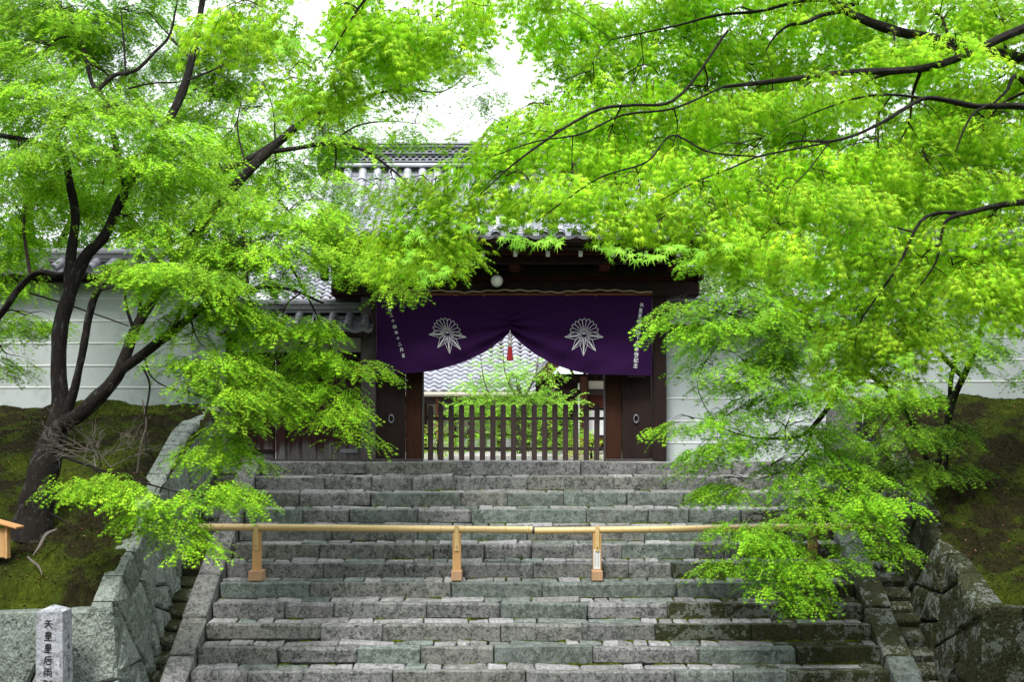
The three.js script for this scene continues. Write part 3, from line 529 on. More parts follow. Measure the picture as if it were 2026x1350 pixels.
{
  R = mulberry(331);
  const d = 16.86, t = thing('gate_curtain', 'purple ceremonial curtain with two white crests drawn up in the middle of the gate', 'curtain');
  const bL = poly([[744, 741], [780, 741], [836, 737], [870, 731], [900, 722], [930, 711], [960, 696.5], [985, 679], [1000, 666], [1009.2, 656.5]]);
  const bR = poly([[1008.8, 656.5], [1018, 667], [1035, 683], [1060, 702], [1090, 719], [1130, 733], [1165, 740], [1200, 742], [1291, 743]]);
  const bottom = (px) => px < 1009 ? bL(px) : bR(px), topE = (px) => 584 + 1.6 * Math.sin((px - 750) / 36);
  const fold = (px, py) => {                                         // soft folds that run from the drawn-up middle to the sides, and hanging ripples
    const dx = Math.abs(px - 1009), e = clamp((py - topE(px)) / (bottom(px) - topE(px))), a = Math.atan2(py - 640, dx + 20);
    const gather = Math.exp(-dx / 190) * e, drop = 0.030 * Math.sin(px * 0.045 + (px < 1009 ? 0.4 : 2.1) + e * 1.2) * e * (0.4 + 0.6 * clamp(dx / 200));
    return 0.05 * e * e + drop + 0.05 * gather * Math.sin(a * 17 + dx * 0.012) + 0.012 * e * Math.sin((py + dx * 0.55) * 0.12) * clamp(1.3 - dx / 240) + (px > 1268 ? -0.05 * (px - 1268) / 22 : 0) + (px < 762 ? -0.04 * (762 - px) / 18 : 0);
  };
  const C = (px, py, off = 0) => { const p = at(px, py, d); p.z += fold(px, py) + off; return p; };
  const purple = new THREE.MeshPhysicalMaterial({ map: rep(tex(256, (x, y) => mul3([0.020, 0.0028, 0.036], 0.82 + 0.2 * fbm(x, y, 6, 4, 191) + 0.16 * h3(Math.floor(x * 256), Math.floor(y * 256), 5))), 0.6), roughness: 0.9, specularIntensity: 0.3, sheen: 0.1, sheenColor: col(0.25, 0.12, 0.4), sheenRoughness: 0.6 });
  const whiteCloth = std({ color: col(0.56, 0.56, 0.57), roughness: 0.85 });
  for (const [a, b] of [[744.5, 1009], [1009, 1290]]) {
    const n = 90, m = 26, pos = [], uv = [], idx = [];
    for (let i = 0; i <= n; i++) for (let j = 0; j <= m; j++) { const px = lerp(a, b, i / n), py = lerp(topE(px), bottom(clamp(px, a === 1009 ? 1009.1 : 0, 5000)), j / m), p = C(px, py); pos.push(p.x, p.y, p.z); uv.push(p.x, p.y); }
    for (let i = 0; i < n; i++) for (let j = 0; j < m; j++) { const k = i * (m + 1) + j, l = k + m + 1; idx.push(k, k + 1, l, l, k + 1, l + 1); }
    const g = new THREE.BufferGeometry(); g.setAttribute('position', new THREE.Float32BufferAttribute(pos, 3)); g.setAttribute('uv', new THREE.Float32BufferAttribute(uv, 2)); g.setIndex(idx); g.computeVertexNormals();
    obj('cloth_panel', g, purple, t);
    const hem = []; for (let i = 0; i <= 40; i++) { const px = lerp(a, b, i / 40); hem.push(C(px, bottom(clamp(px, a === 1009 ? 1009.1 : 0, 5000)) - 0.3, 0)); } obj('hem', tube(hem, [0.006, 0.006], 5, 0, 1), purple, t);
  }
  const on = (px, py) => C(px, py, 0.004);
  for (const [cx, cy, sk, k] of [[885, 659, 0.16, 0.93], [1155.5, 661, -0.02, 0.97]]) {     // crest: half chrysanthemum over five pointed leaves
    const out = [], mp = (x, y) => on(cx + (x + sk * y * 0.9) * k, cy + (y + sk * x * 0.35) * k), w = 0.85;
    const N = 11, r0 = 5.5, r1 = 28.5, A = (i) => Math.PI * (1.08 - (i / N) * 1.16);
    for (let i = 0; i < N; i++) {
      const a0 = A(i), a1 = A(i + 1), am = (a0 + a1) / 2, pt = (r, a) => [r * Math.cos(a), -r * Math.sin(a) - 2]; const arc = [];
      for (let j = 0; j <= 6; j++) { const a = lerp(a0, a1, j / 6); arc.push(pt(r1 - 4 + 5 * Math.sin(Math.PI * j / 6), a)); }
      ribbon([pt(r0, a0 + (am - a0) * 0.2), ...arc, pt(r0, a1 - (a1 - am) * 0.2)], w, mp, out, 0);
    }
    const ar = []; for (let j = 0; j <= 8; j++) { const a = Math.PI * j / 8; ar.push([4.5 * Math.cos(a), -4.5 * Math.sin(a) - 1]); } ribbon(ar, w, mp, out, 0);
    ribbon([[-3, 0], [3, 0], [0, -3], [-3, 0]], 1.6, mp, out, 0);
    for (const [ang, len, wd] of [[174, 40, 8], [128, 40, 8], [91, 43, 8.5], [54, 41, 8], [7, 40, 8]]) {
      const a = ang * Math.PI / 180, ux = Math.cos(a), uy = Math.sin(a), P = (l, s) => [ux * l - uy * s, 2 + uy * l + ux * s];
      ribbon([P(5, 0), P(len * 0.42, wd), P(len, 0), P(len * 0.42, -wd), P(5, 0)], w, mp, out, 0); ribbon([P(8, 1), P(len * 0.94, 0)], 1.7, mp, out, 0.7); ribbon([P(9, -2.5), P(len * 0.9, 0)], 1, mp, out, 0);
    }
    const gg = fromTris(out); obj('crest', gg, whiteCloth, t);
  }
  let o = []; 'hira sei ni juu shi toshi juu ni tsuki kichi'.split(' ').forEach((n, i) => { const u = i / 9; o = []; glyph(n, 768.5 + 27 * u + 3 * u * u, 601 + 103 * u, lerp(7.4, 8.2, u), 1.05, on, o, -0.2); obj('character', fromTris(o), whiteCloth, t); });
  o = []; 'ten kou kou gou ryou hei ka gyou saki kei ki nen'.split(' ').forEach((n, i) => { const u = i / 11; o = []; glyph(n, 1269.5 - 15 * Math.pow(u, 0.75) + 2 * u, 603.5 + 121 * u, 9.6, 1.25, on, o, 0.1); obj('character', fromTris(o), whiteCloth, t); });
  const rope = []; for (let i = 0; i <= 60; i++) { const px = lerp(746, 1290, i / 60); rope.push(at(px, 579 - 4.5 * Math.abs(Math.cos((px - 1009) / 180 * Math.PI * 1.0)) + 1.2 * Math.sin(px * 0.2), d - 0.05)); } obj('rope', tube(rope, [0.011, 0.011], 6, 0.3, 2), std({ color: col(0.30, 0.22, 0.16) }), t);
  for (const px of [852, 902, 957, 1123, 1178]) obj('curtain_clip', pxbox(px - 3, px + 3, 581.5, 586, d - 0.03, 0.03, 0.003), M.orange, t);
  obj('curtain_rod', tube([at(746, 582.5, d), at(1290, 582.5, d)], [0.014, 0.014], 8, 0, 4), M.orange, t);
}
{
  const p = at(1009, 660, 16.78), t = thing('tassel', 'red tassel hanging in the peak of the purple curtain', 'tassel', p.toArray());
  obj('cord', [tube([V(0, 0.045, -0.02), V(0, 0.0, 0), V(0, -0.05, 0)], [0.006, 0.006], 5), mv(ring(0.018, 0.005, 12), -0.006, -0.055, 0.004), mv(ring(0.016, 0.005, 12), 0.014, -0.08, 0)], M.white, t);
  obj('metal_cap', lathe([[0.001, -0.09], [0.014, -0.095], [0.026, -0.115], [0.027, -0.15], [0.022, -0.175], [0.026, -0.185]], 16), std({ color: col(0.5, 0.47, 0.42), metalness: 0.8, roughness: 0.35 }), t);
  const th = []; for (let i = 0; i < 26; i++) { const a = i / 26 * 6.283, r = 0.021; th.push(tube([V(Math.cos(a) * r, -0.18, Math.sin(a) * r), V(Math.cos(a) * r * 1.45, -0.27, Math.sin(a) * r * 1.45), V(Math.cos(a) * r * 1.95, -0.375, Math.sin(a) * r * 1.95)], [0.005, 0.006], 4)); }
  th.push(lathe([[0.001, -0.18], [0.019, -0.185], [0.036, -0.365], [0.001, -0.365]], 14)); obj('fringe', th, std({ color: col(0.30, 0.006, 0.010), roughness: 0.75 }), t);
}
// ---------------------------------------------------------------- side entrance left of the gate
{
  R = mulberry(341);
  const d = 17.2, t = thing('side_entrance', 'dark boarded side door under a small tiled roof left of the gate', 'side door');
  const P = (n, m, ...a) => obj(n, pxbox(...a), m, t);
  const bleach = (s) => std({ map: tex([256, 512], (x, y) => { const g = fbm(x, y * 0.1, 40, 3, s), w = fbm(x, y * 0.04, 26, 3, s + 3), k = 1 - sstep(0.06, 0.17, y - 0.18 * (w - 0.5)), sp = fbm(x, y, 14, 4, s + 9); return mix3(mul3([0.030, 0.013, 0.011], 0.5 + g), mul3([0.15, 0.145, 0.15], 0.5 + 0.8 * g), k * (0.4 + 0.7 * sp)); }), bumpMap: rep(wb, 1), bumpScale: 0.003, roughness: 0.85 });
  const B = [bleach(201), bleach(207), bleach(213)];
  const board = (n, x0, x1, y0, y1, dd, dep, m) => { const g = pxbox(x0, x1, y0, y1, dd, dep, 0.005), p = g.attributes.position, uv = g.attributes.uv; g.computeBoundingBox(); const b = g.boundingBox, o = R() * 0.4; for (let i = 0; i < p.count; i++) uv.setXY(i, o + (p.getX(i) - b.min.x) * 0.9, clamp((p.getY(i) - b.min.y) / 1.56, 0.001, 0.999)); obj(n, g, m, t); };
  P('post', M.dark, 447, 470, 660, 913, d, 0.2, 0.01); board('post', 546, 565, 700, 913, d - 0.02, 0.2, B[1]);
  P('lintel', M.dark, 447, 716, 697.5, 712, d - 0.04, 0.22, 0.01); P('head_beam', M.dark, 447, 716, 655, 668, d - 0.06, 0.3, 0.01);
  P('plaster_band', M.white, 450, 715, 668.3, 697.2, d + 0.03, 0.1, 0.004);
  for (let i = 0; i < 2; i++) board('door_board', 471 + i * 37, 507.4 + i * 37, 712, 910, d + 0.06, 0.05, B[i]);
  for (const y of [760, 806, 850, 893]) P('door_batten', M.dark, 471, 545, y - 3.5, y + 3.5, d + 0.035, 0.03, 0.003);
  for (let i = 0; i < 5; i++) board('door_board', 566 + i * 30.6, 596 + i * 30.6, 712, 911, d + 0.05 + gauss() * 0.004, 0.05, B[i % 3]);
  P('sill', M.weathered, 447, 716, 909.5, 913, d - 0.05, 0.3, 0.004);
  for (const y of [823, 832]) obj('stud', mv(lathe([[0.001, 0.03], [0.014, 0.027], [0.022, 0.014], [0.023, 0]], 14).rotateX(Math.PI / 2), PX(570, d), PY(y, d), -d - 0.05), M.iron, t);
  const hs = new THREE.Shape(); hs.moveTo(0, 0.027); hs.lineTo(-0.22, 0.027); hs.lineTo(-0.255, 0); hs.lineTo(-0.22, -0.027); hs.lineTo(0, -0.027); hs.closePath();
  obj('hinge_strap', uvBox(flat(new THREE.ExtrudeGeometry(hs, { depth: 0.008, bevelSize: 0.003, bevelThickness: 0.003, bevelSegments: 1 }))).translate(PX(707, d), PY(893, d), -d - 0.045), std({ color: col(0.16, 0.17, 0.19), metalness: 0.3, roughness: 0.6 }), t);
  const yE = PY(655, 16.75), x0 = PX(440, 17), x1 = PX(742, 17);
  tiledSlope(t, { x0, x1, dE: 16.72, yE: yE + 0.02, dR: 17.25, yR: yE + 0.33, curve: 0.1, n: 9, covers: 2, pans: 7, mats: T.dark, ends: true, endMat: T.dark[1], r: 0.06 });
  obj('back_slope', mv(block(x1 - x0, 0.06, 0.75, 0.01), (x0 + x1) / 2, yE + 0.15, -17.65, -0.6), T.dark[1], t);
  ridge(t, x0, x1, 17.22, yE + 0.28, 4, 0.26, T.dark, 0.06);
  P('upper_panel', M.dark, 664, 746, 574, 612, d + 0.35, 0.1); P('upper_rail', M.orange, 668, 744, 577, 581.5, d + 0.3, 0.06, 0.004);
  P('gable_end', M.dark, 735, 744.5, 596, 658, 16.9, 0.6);
}
// ---------------------------------------------------------------- buildings in the courtyard
{
  R = mulberry(351);
  const t = thing('temple_hall', 'hall with a pale wavy tiled roof seen through the gate and over the side door', 'building'), dE = 32, dR = 38.5;
  const x0 = PX(470, dE), x1 = PX(1098, dE), yE = PY(775, dE), yR = PY(505, dR), prof = slopeBasis(yE, yR, dE, dR, 0.12), nC = Math.round((x1 - x0) / 0.272), len = Math.hypot(yR - yE, dR - dE), nR = Math.round(len / 0.225);
  const tl = []; { const n = 8, z = (u) => 0.034 * Math.sin((u + 0.1) * Math.PI * 2), Q = (u, v, w) => [u * 0.276 - 0.138, v, z(u) + w]; for (let i = 0; i < n; i++) { const a = i / n, b = (i + 1) / n; for (const [p, q, r, s] of [[Q(a, -0.12, 0.05), Q(b, -0.12, 0.05), Q(b, 0.17, 0), Q(a, 0.17, 0)], [Q(a, -0.12, -0.02), Q(b, -0.12, -0.02), Q(b, -0.12, 0.05), Q(a, -0.12, 0.05)]]) tl.push(...p, ...q, ...r, ...p, ...r, ...s); } }
  const tg = uvBox(fromTris(tl)), m4 = new THREE.Matrix4(), rest = [];
  for (let j = 0; j < nR; j++) for (let i = 0; i < nC; i++) {
    const tt = (j + 0.5) / nR, [d, y] = prof.p(tt), b = basisAt(prof, tt, 1), x = x0 + (i + 0.5) * (x1 - x0) / nC;
    m4.makeBasis(b.x, b.up, b.n); m4.setPosition(x, y + gauss() * 0.002, -d);
    const px = CX + x * F / d, py = CY - (y - EYE) * F / d;
    if (px > 830 && py > 655 && py < 780) { const o = obj('roof_tile', tg, R() < 0.6 ? T.far[0] : pick(T.far), t); o.applyMatrix4(m4); } else rest.push(m4.clone());
  }
  const im = new THREE.InstancedMesh(tg, T.far[1], rest.length); rest.forEach((m, i) => im.setMatrixAt(i, m)); im.name = 'roof_tiles'; im.userData.kind = 'stuff'; shadows(im); t.add(im);
  const P = (n, m, a, b, c, e, d, dep) => obj(n, pxbox(a, b, c, e, d, dep, 0.01), m, t);
  ridge(t, x0, x1, dR, yR, 5, 0.4, T.far, 0.12);
  obj('back_slope', mv(block(x1 - x0, 0.1, 8, 0.01), (x0 + x1) / 2, (yE + yR) / 2, -41.6, -0.6), T.far[1], t);
  P('roof_bed', M.dark, 470, 1098, 774, 780, dE + 0.05, 0.4); obj('roof_slab', mv(block(x1 - x0, 0.08, len, 0.004), (x0 + x1) / 2, (yE + yR) / 2 - 0.16, -(dE + dR) / 2, Math.atan2(yR - yE, dR - dE)), M.dark, t);
  obj('rain_gutter', tube([at(470, 780.5, dE - 0.08), at(1090, 780.5, dE - 0.08)], [0.06, 0.06], 8, 0, 6), M.cream, t);
  obj('downpipe', tube([at(865, 781, dE), at(865, 800, dE + 0.4), at(865, 893, dE + 0.5)], [0.03, 0.03], 6), M.orange, t);
  P('shadow_board', M.red, 470, 1090, 784, 790, 33, 0.2); P('frieze', M.weathered, 470, 1090, 790, 800, 33.1, 0.2);
  P('wall', M.cream, 470, 1090, 799, 895, 33.2, 3);
  for (let i = 0; i < 9; i++) { const x = 842 + i * 29; P('post', M.brown, x - 2.5, x + 2.5, 800, 893, 33.05, 0.12); P('lower_panel', M.white, x + 4, x + 25, 868, 891, 33.12, 0.06); }
  P('sill_beam', M.dark, 470, 1090, 822, 827, 33.06, 0.1); P('sill_beam', M.dark, 470, 1090, 858, 864, 33.06, 0.1);
}
{
  R = mulberry(361);
  const t = thing('entrance_porch', 'dark timber porch with a curved gable seen through the gate on the right', 'building'), d = 27;
  const P = (n, m, a, b, c, e, dd, dep) => obj(n, pxbox(a, b, c, e, dd, dep, 0.01), m, t);
  const sh = new THREE.Shape(), X = (px) => PX(px, d), Y = (py) => PY(py, d);
  sh.moveTo(X(1062), Y(742)); sh.bezierCurveTo(X(1090), Y(722), X(1105), Y(660), X(1180), Y(655)); sh.bezierCurveTo(X(1255), Y(660), X(1270), Y(722), X(1298), Y(742)); sh.lineTo(X(1290), Y(752)); sh.bezierCurveTo(X(1250), Y(740), X(1250), Y(690), X(1180), Y(685)); sh.bezierCurveTo(X(1110), Y(690), X(1110), Y(740), X(1070), Y(752)); sh.closePath();
  obj('curved_gable', uvBox(flat(new THREE.ExtrudeGeometry(sh, { depth: 0.25, bevelSize: 0.01, bevelThickness: 0.01, bevelSegments: 1, curveSegments: 14 }))).translate(0, 0, -d), M.brown, t);
  const rf = new THREE.Shape(); rf.moveTo(X(1056), Y(740)); rf.bezierCurveTo(X(1085), Y(715), X(1105), Y(650), X(1180), Y(644)); rf.bezierCurveTo(X(1255), Y(650), X(1275), Y(715), X(1304), Y(740)); rf.lineTo(X(1298), Y(744)); rf.bezierCurveTo(X(1270), Y(724), X(1255), Y(662), X(1180), Y(657)); rf.bezierCurveTo(X(1105), Y(662), X(1090), Y(724), X(1062), Y(744)); rf.closePath();
  obj('roof', uvBox(flat(new THREE.ExtrudeGeometry(rf, { depth: 4, bevelEnabled: false, curveSegments: 14 }))).translate(0, 0, -d - 3.9), T.far[1], t);
  for (let i = 0; i < 9; i++) { const u = i / 8; obj('roof_rafter', tube([at(1078 + u * 200, 746 - 24 * Math.sin(Math.PI * u), d + 0.3), at(1100 + u * 160, 762 - 10 * Math.sin(Math.PI * u), d + 1.6)], [0.035, 0.035], 4), M.brown, t); }
  P('beam', M.dark, 1075, 1290, 770, 783, d + 0.5, 0.3); P('post', M.brown, 1148, 1162, 745, 893, d + 0.4, 0.25); P('post', M.brown, 1086, 1096, 745, 893, d + 0.5, 0.25); P('corner_strip', M.white, 1143.5, 1147, 758, 893, d + 0.5, 0.15);
  P('back_wall', M.dark, 1060, 1300, 740, 893, d + 2.2, 0.2); P('plaster_panel', M.cream, 1164, 1200, 754, 775, d + 0.6, 0.1); P('door_panel', M.red, 1164, 1230, 777, 808, d + 0.7, 0.1); P('screen', M.white, 1164, 1230, 812, 862, d + 0.75, 0.1); P('sill', M.brown, 1100, 1230, 864, 870, d + 0.6, 0.2); P('floor_panel', M.dark, 1096, 1230, 870, 893, d + 0.9, 0.2);
}
// ---------------------------------------------------------------- bamboo barrier, stone marker, wooden notice board
{
  R = mulberry(371);
  const d = 14.2, t = thing('bamboo_barrier', 'bamboo rail on low cedar stands across the stairs', 'barrier');
  const bam = std({ map: rep(tex([128, 512], (x, y) => mul3(mix3([0.66, 0.48, 0.22], [0.52, 0.36, 0.14], fbm(x, y, 6, 4, 221)), 0.82 + 0.3 * fbm(x, y * 0.08, 40, 2, 223))), 0.5), roughness: 0.42 });
  const pole = (a, b, ya, yb, r) => {
    const A = at(a, ya, d), B = at(b, yb, d), L = A.distanceTo(B), pts = []; let x = 0, i = 0;
    while (x < L) { const w = Math.min(0.26 + 0.05 * gauss(), L - x); pts.push([r * 0.86, x], [r, x + 0.01], [r * 0.99, x + w * 0.5], [r, x + w - 0.022], [r * 1.07, x + w - 0.014], [r * 1.07, x + w - 0.006], [r * 0.86, x + w]); x += Math.max(0.05, w); }
    pts.unshift([0.001, 0]); pts.push([0.001, L]);
    const g = lathe(pts, 18).rotateZ(-Math.PI / 2), dir = B.clone().sub(A); return g.rotateZ(Math.atan2(dir.y, dir.x)).translate(A.x, A.y, A.z);
  };
  obj('bamboo_rail', pole(388, 1054, 1043, 1049, 0.041), bam, t); obj('bamboo_rail', pole(1057, 1748, 1051, 1042, 0.040), bam, t);
  obj('splice_band', mv(lathe([[0.0425, -0.012], [0.044, 0], [0.0425, 0.012]], 18).rotateZ(Math.PI / 2), PX(1055, d), PY(1050, d), -d), M.iron, t);
  [509, 904, 1181, 1607].forEach((px, i) => {
    const x = PX(px, d), yr = PY(1046 + (i === 1 ? 2 : i === 2 ? 3 : 0), d), y0 = stepY(8) + 0.012, st = new THREE.Group(); st.name = i ? 'stand_00' + i : 'stand'; t.add(st);
    obj('post', mv(block(0.098, yr - y0 - 0.12, 0.09, 0.006), x, (yr - 0.04 + y0 + 0.08) / 2, -d), M.cedar, st);
    obj('base_block', mv(block(i === 0 ? 0.16 : 0.125, 0.115, i === 0 ? 0.22 : 0.2, 0.006), x, y0 + 0.057, -d), wood([0.44, 0.28, 0.165], [0.33, 0.20, 0.11], 231, 0.5), st);
    obj('strap', mv(block(0.05, 0.30, 0.012, 0.003), x, yr - 0.10, -d + 0.054), bam, st);
    obj('peg', mv(block(0.012, 0.012, 0.02, 0.002), x, yr - 0.2, -d + 0.064), M.iron, st);
    if (i === 2) { obj('paper_notice', mv(block(0.078, 0.235, 0.003, 0.001), x - 0.004, PY(1106, d), -d + 0.0475), M.white, st);
      const ink = []; for (let k = 0; k < 14; k++) { const c2 = k < 8 ? 0.016 : -0.018, yy = 0.092 - (k % 8) * 0.024 - (k < 8 ? 0 : 0.05); for (let s = 0; s < 3; s++) ribbon([[c2 - 0.006 + rr(-0.002, 0.002), yy + s * 0.005], [c2 + 0.005, yy + s * 0.005 + rr(-0.003, 0.003)]], 0.0022, (u, v) => V(x - 0.004 + u, PY(1106, d) + v, -d + 0.0505), ink); } obj('notice_text', fromTris(ink), M.iron, st); }
  });
}
{
  R = mulberry(381);
  const d = 11.25, t = thing('stone_marker', 'square granite post with a pyramid top and black carved characters', 'stone marker', [0, 0, 0]);
  const w = 0.243, dep = 0.243, cx = PX(98.5, d), yT = PY(1211, d), y0 = -2.95, H2 = yT - y0, g = block(w, H2, dep, 0.006);
  const p = g.attributes.position; for (let i = 0; i < p.count; i++) { const k = 1 + 0.12 * (0.5 - p.getY(i) / H2); p.setX(i, p.getX(i) * k); p.setZ(i, p.getZ(i) * k); } g.computeVertexNormals();
  obj('shaft', g.translate(cx, (yT + y0) / 2, -d - dep / 2), G.marker, t);
  obj('pyramid_top', uvBox(flat(new THREE.ConeGeometry(w * 0.7, 0.055, 4, 1).rotateY(Math.PI / 4))).translate(cx, yT + 0.0265, -d - dep / 2), G.marker, t);
  const front = (u, v) => { const y = yT - v, k = 1.0 + 0.12 * (yT - y) / H2; return V(cx + u * 1.02, y, -d - dep / 2 + dep / 2 * k + 0.003); };
  const side = (u, v) => { const y = yT - v, k = 1.0 + 0.12 * (yT - y) / H2; return V(cx + w / 2 * k + 0.003, y, -d - dep / 2 - u); };
  const ink = std({ color: col(0.012, 0.012, 0.014), roughness: 0.6 });
  let o = []; 'ten kou kou gou ryou hei ka'.split(' ').forEach((n, i) => { o = []; glyph(n, -0.006 - i * 0.0015, 0.112 + i * 0.1125, 0.093, 0.0115, front, o, 0.04); obj('character', fromTris(o), ink, t); });
  o = []; 'hira sei ni juu shi toshi'.split(' ').forEach((n, i) => { o = []; glyph(n, 0.02, 0.26 + i * 0.075, 0.06, 0.006, side, o); obj('side_character', fromTris(o), ink, t); });
}
{
  R = mulberry(391);
  const d = 12.3, t = thing('notice_board', 'new pale wooden notice board with a small pitched roof at the left edge', 'notice board');
  obj('board', pxbox(-86, 10, 1046, 1104, d, 0.04, 0.005), M.cedar, t); obj('frame_post', pxbox(9.5, 15, 1042, 1106, d - 0.02, 0.09, 0.004), M.cedar, t); obj('frame_post', pxbox(-92, -86.5, 1042, 1106, d - 0.02, 0.09, 0.004), M.cedar, t);
  for (const s of [-1, 1]) obj('roof_board', mv(block(0.42, 0.022, 0.2, 0.004), PX(-38, d) + s * 0.19, PY(1033.5, d), -d - 0.03, 0, 0, s * -0.27), wood([0.55, 0.29, 0.12], [0.4, 0.2, 0.08], 241, 0.5), t);
  obj('leg', pxbox(-44, -32, 1104, 1220, d + 0.05, 0.07, 0.005), M.cedar, t);
}

// ---------------------------------------------------------------- maple leaves, sprigs, trees
function leafTris(out, cols, size, lobes, m, tint) {                 // palmate leaf: base at the origin, middle lobe along +z, upper side +y
  const A = lobes === 7 ? [-2.25, -1.5, -0.72, 0, 0.72, 1.5, 2.25] : [-1.75, -0.85, 0, 0.85, 1.75], Ls = lobes === 7 ? [0.34, 0.66, 0.9, 1, 0.9, 0.66, 0.34] : [0.55, 0.88, 1, 0.88, 0.55];
  const c = [0, 0.02, 0.12], N = [];
  const half = (A[1] - A[0]) * 0.5;
  for (let i = 0; i <= A.length; i++) { const a = i === 0 ? A[0] - 0.45 : i === A.length ? A[A.length - 1] + 0.45 : (A[i - 1] + A[i]) / 2, r = (i === 0 || i === A.length ? 0.13 : 0.25); N.push([Math.sin(a) * r, 0.035, Math.cos(a) * r + 0.12]); }
  const v = V(0, 0, 0), put = (p) => { v.set(p[0] * size, p[1] * size, p[2] * size).applyMatrix4(m); out.push(v.x, v.y, v.z); cols.push(...tint); };
  for (let i = 0; i < A.length; i++) { const tip = [Math.sin(A[i]) * Ls[i] * 1.12, -0.1 - 0.12 * Ls[i], Math.cos(A[i]) * Ls[i] * 1.12 + 0.12], k = [Math.sin(A[i]) * 0.3 * Ls[i], -0.0, Math.cos(A[i]) * 0.3 * Ls[i] + 0.12]; for (const q of [N[i], k, tip, k, N[i + 1], tip, c, k, N[i], c, N[i + 1], k]) put(q); }
}
function sprig(o) {                                                 // a twig with leaves in opposite pairs, along +z
  const out = [], cols = [], m = new THREE.Matrix4(), q = new THREE.Quaternion(), q2 = new THREE.Quaternion(), tip = [];
  const nodes = o.nodes;
  for (let k = 0; k <= nodes; k++) {
    const z = o.len * (0.15 + 0.85 * k / nodes), y = -0.25 * o.len * (k / nodes) ** 2;
    for (const s of k === nodes ? [-1, 0, 1] : [-1, 1]) {
      if (R() < 0.08) continue;
      const yaw = s * rr(0.7, 1.15) * (k === nodes ? 0.8 : 1.15) + gauss() * 0.2, size = o.size * rr(0.72, 1.12), pet = size * rr(0.3, 0.5);
      q.setFromAxisAngle(V(0, 1, 0), yaw).multiply(q2.setFromEuler(new THREE.Euler(rr(0.1, o.droop), 0, gauss() * 0.45, 'YXZ')));
      m.compose(V(Math.sin(yaw) * pet, y - pet * 0.1, z + Math.cos(yaw) * pet), q, V(1, 1, 1));
      const b = rr(0.78, 1.22), hue = gauss() * 0.1; leafTris(out, cols, size, o.lobes, m, [b * (1 + hue * 1.5), b, b * (1 - hue)]);
    }
  }
  for (let j = 0; j < 3; j++) { const w = 0.0018, a = j * 2.09, b = (j + 1) * 2.09, A = [Math.cos(a) * w, Math.sin(a) * w, 0], B = [Math.cos(b) * w, Math.sin(b) * w, 0]; for (const p of [A, B, [0, -0.25 * o.len, o.len]]) { out.push(...p); cols.push(0.5, 0.16, 0.4); } }
  const g = fromTris(out); g.setAttribute('color', new THREE.Float32BufferAttribute(cols, 3)); return g;
}
R = mulberry(401);
const SPRIGS = {
  near: [0, 1, 2, 3].map(() => sprig({ nodes: 3, len: 0.15, size: 0.036, lobes: 7, droop: 0.75 })),
  mid: [0, 1, 2, 3].map(() => sprig({ nodes: 4, len: 0.16, size: 0.029, lobes: 5, droop: 0.6 })),
  far: [0, 1, 2].map(() => sprig({ nodes: 4, len: 0.42, size: 0.095, lobes: 5, droop: 0.7 })),
};
const leafMat = (tr, r = 0.62) => new THREE.MeshPhysicalMaterial({ vertexColors: true, side: THREE.DoubleSide, roughness: 0.9, transmission: tr, thickness: 0, specularIntensity: 0.3 });
const LEAF = { near: leafMat(0.48), mid: leafMat(0.3), far: leafMat(0.4) };

